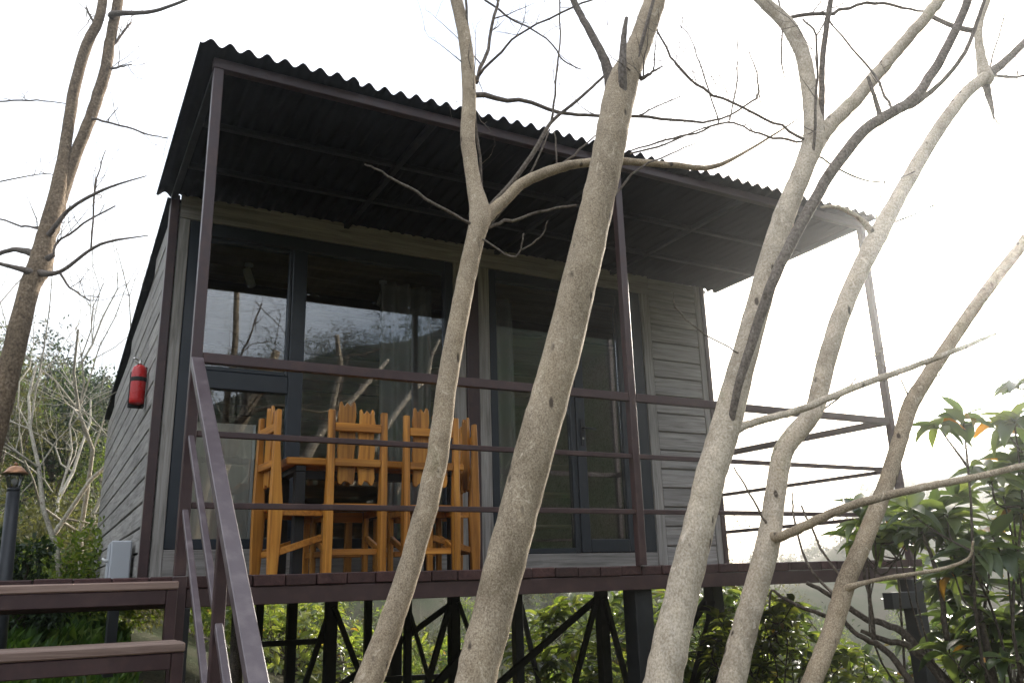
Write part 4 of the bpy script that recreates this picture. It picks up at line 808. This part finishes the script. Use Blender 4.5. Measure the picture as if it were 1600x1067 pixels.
for px, D, h, lb in ((560, 15, 2.4, 'bare tangled bush under the deck beside the leftmost slim trunk'), (680, 18, 2.8, 'bare tangled bush under the deck between slim and thick trunk'), (780, 16, 2.4, 'bare tangled bush under the deck right of the thick trunk'), (1330, 12, 2.6, 'bare tangled bush below the deck end between two trunks'), (1380, 15, 3.0, 'bare tangled bush on the slope past the deck end')):
    grown('tangled_bush', lb, 'bush', on_ground(px, D), h, .022, 'twig_pale', (5, 7), None, (rnd.uniform(-.4, .4), 0, 1), 'bare tangled bushes below the deck', .03, .32)
bush('evergreen_bush', 'dark evergreen bush behind the garden lamp post', on_ground(20, 7.6), .42, 1.0, 5000, .07, 'leaf_dark')
gg = 'green undergrowth bushes left of the cabin'
bush('green_bush', 'yellow green bush at the foot of the bare bush by the cabin wall', on_ground(110, 9.6), .9, 1.2, 5000, .085, 'leaf_green', 18, gg)
bush('green_bush', 'yellow green bush low beside the cabin rear corner', on_ground(140, 12.5), .9, 1.3, 4500, .09, 'leaf_olive', 18, gg)
bush('green_bush', 'green bush on the slope above the lamp', on_ground(40, 13), 1.3, 1.5, 5500, .10, 'leaf_olive', 18, gg)
bush('green_bush', 'olive bush in the gap behind the two stemmed tree', on_ground(80, 16), 1.6, 1.7, 5500, .11, 'leaf_olive', 18, gg)
bush('dry_bush', 'small brown dry bush under the upper stair tread', np.array([-1.15, 1.9, float(gz(-1.15, 1.9))]), .42, .36, 3500, .05, 'leaf_olive')
# grass under the landing
n = 9000; gx = rng.uniform(-2.6, .3, n); gy = rng.uniform(1.6, 6.5, n); P = np.stack([gx, gy, gz(gx, gy)], 1)
d = rng.standard_normal((n, 3))*.45+np.array([0, 0, 1.]); tag(meshobj('grass', leaves_mesh('grass', P, d, rng.standard_normal((n, 3)), rng.uniform(.1, .28, n), M['grassm'], LT2)), 'long green grass on the bank under the landing', 'grass', kind='stuff')

# ------------------------------------------------------------------ woods in the distance
def woods(name, label, az0, az1, r0, r1, n, h, leaves, size, mats):
    parts = {m: ([], []) for m in mats}
    for _ in range(n):
        az = D2R(rnd.uniform(az0, az1)); r = math.exp(rnd.uniform(math.log(r0), math.log(r1))); x, y = r*math.sin(az), r*math.cos(az); hh = h*rnd.uniform(.6, 1.25)
        m = rnd.choice(mats)
        for k in range(5): parts[m][0].append((x+rnd.uniform(-.25, .25)*hh, y+rnd.uniform(-.25, .25)*hh, float(gz(x, y))+hh*rnd.uniform(.2, .9))); parts[m][1].append(hh*rnd.uniform(.18, .30))
    t = None
    for m, (C, Rr) in parts.items():
        C = np.array(C); Rr = np.array(Rr); P, d, u, s = cloud_leaves(C, Rr, leaves//len(mats), size, 1.0)
        o = meshobj(name if t is None else 'foliage', leaves_mesh(name, P, d, u, s, M[m], LT2), t)
        if t is None: t = o; tag(t, label, 'woods', kind='stuff')
    return t
woods('left_slope_woods', 'mixed spring woods covering the slope left of the cabin', -30, 12, 30, 62, 100, 3.4, 60000, .26, ('leaf_dark', 'leaf_olive', 'leaf_green'))
woods('valley_woods', 'brushy slope seen far below under the deck', 6, 64, 12.5, 46, 420, 1.5, 120000, .17, ('leaf_olive', 'leaf_green', 'laurel'))
woods('slope_treetops', 'hazy treetops on the slope behind the side railing', 41, 54, 22, 34, 34, 4.4, 36000, .15, ('leaf_olive', 'leaf_green', 'leaf_dark'))
woods('far_hill_woods', 'hazy wooded hill far behind the right end of the deck', 8, 54, 90, 215, 400, 2.6, 50000, .5, ('leaf_dark', 'leaf_olive'))
woods('near_ridge_woods', 'dark wooded ridge rising behind the broad leaved shrub at the right edge', 52, 85, 62, 120, 260, 2.6, 42000, .38, ('leaf_dark', 'leaf_olive'))
woods('rear_hill_woods', 'wooded hill mirrored in the window glass', 85, 250, 42, 80, 420, 3.2, 120000, .2, ('leaf_dark', 'leaf_olive'))
for i, (x, y, h, lb) in enumerate(((7.5, -15, 6.5, 'bare tree mirrored in the door glass'), (4.6, -15, 6.0, 'bare tree mirrored in the large left window pane'), (2.2, -14.0, 6.5, 'bare tree mirrored in the upper left pane'), (11, -17, 7.5, 'tall bare tree mirrored beside the curtain'))):
    grown('mirrored_tree', lb, 'tree', (x, y, float(gz(x, y))-.1), h, .065, 'twig_pale', (4, 6), None, (rnd.uniform(-.3, .3), 0, 1), 'bare trees behind the camera mirrored in the glass', .08, .2)

# ------------------------------------------------------------------ hazy air against the light
hm = bpy.data.materials.new('haze'); hm.use_nodes = True; N = hm.node_tree.nodes; N.remove(N['Principled BSDF'])
pv = N.new('ShaderNodeVolumePrincipled'); pv.inputs['Color'].default_value = (.93, .96, 1, 1); pv.inputs['Density'].default_value = .0040; pv.inputs['Anisotropy'].default_value = .925
hm.node_tree.links.new(pv.outputs[0], N['Material Output'].inputs['Volume'])
tag(MB().box((-285, -285, -30), (285, 285, 48)).build('haze', hm), 'thin bright haze in the air against the light', 'haze', kind='stuff')
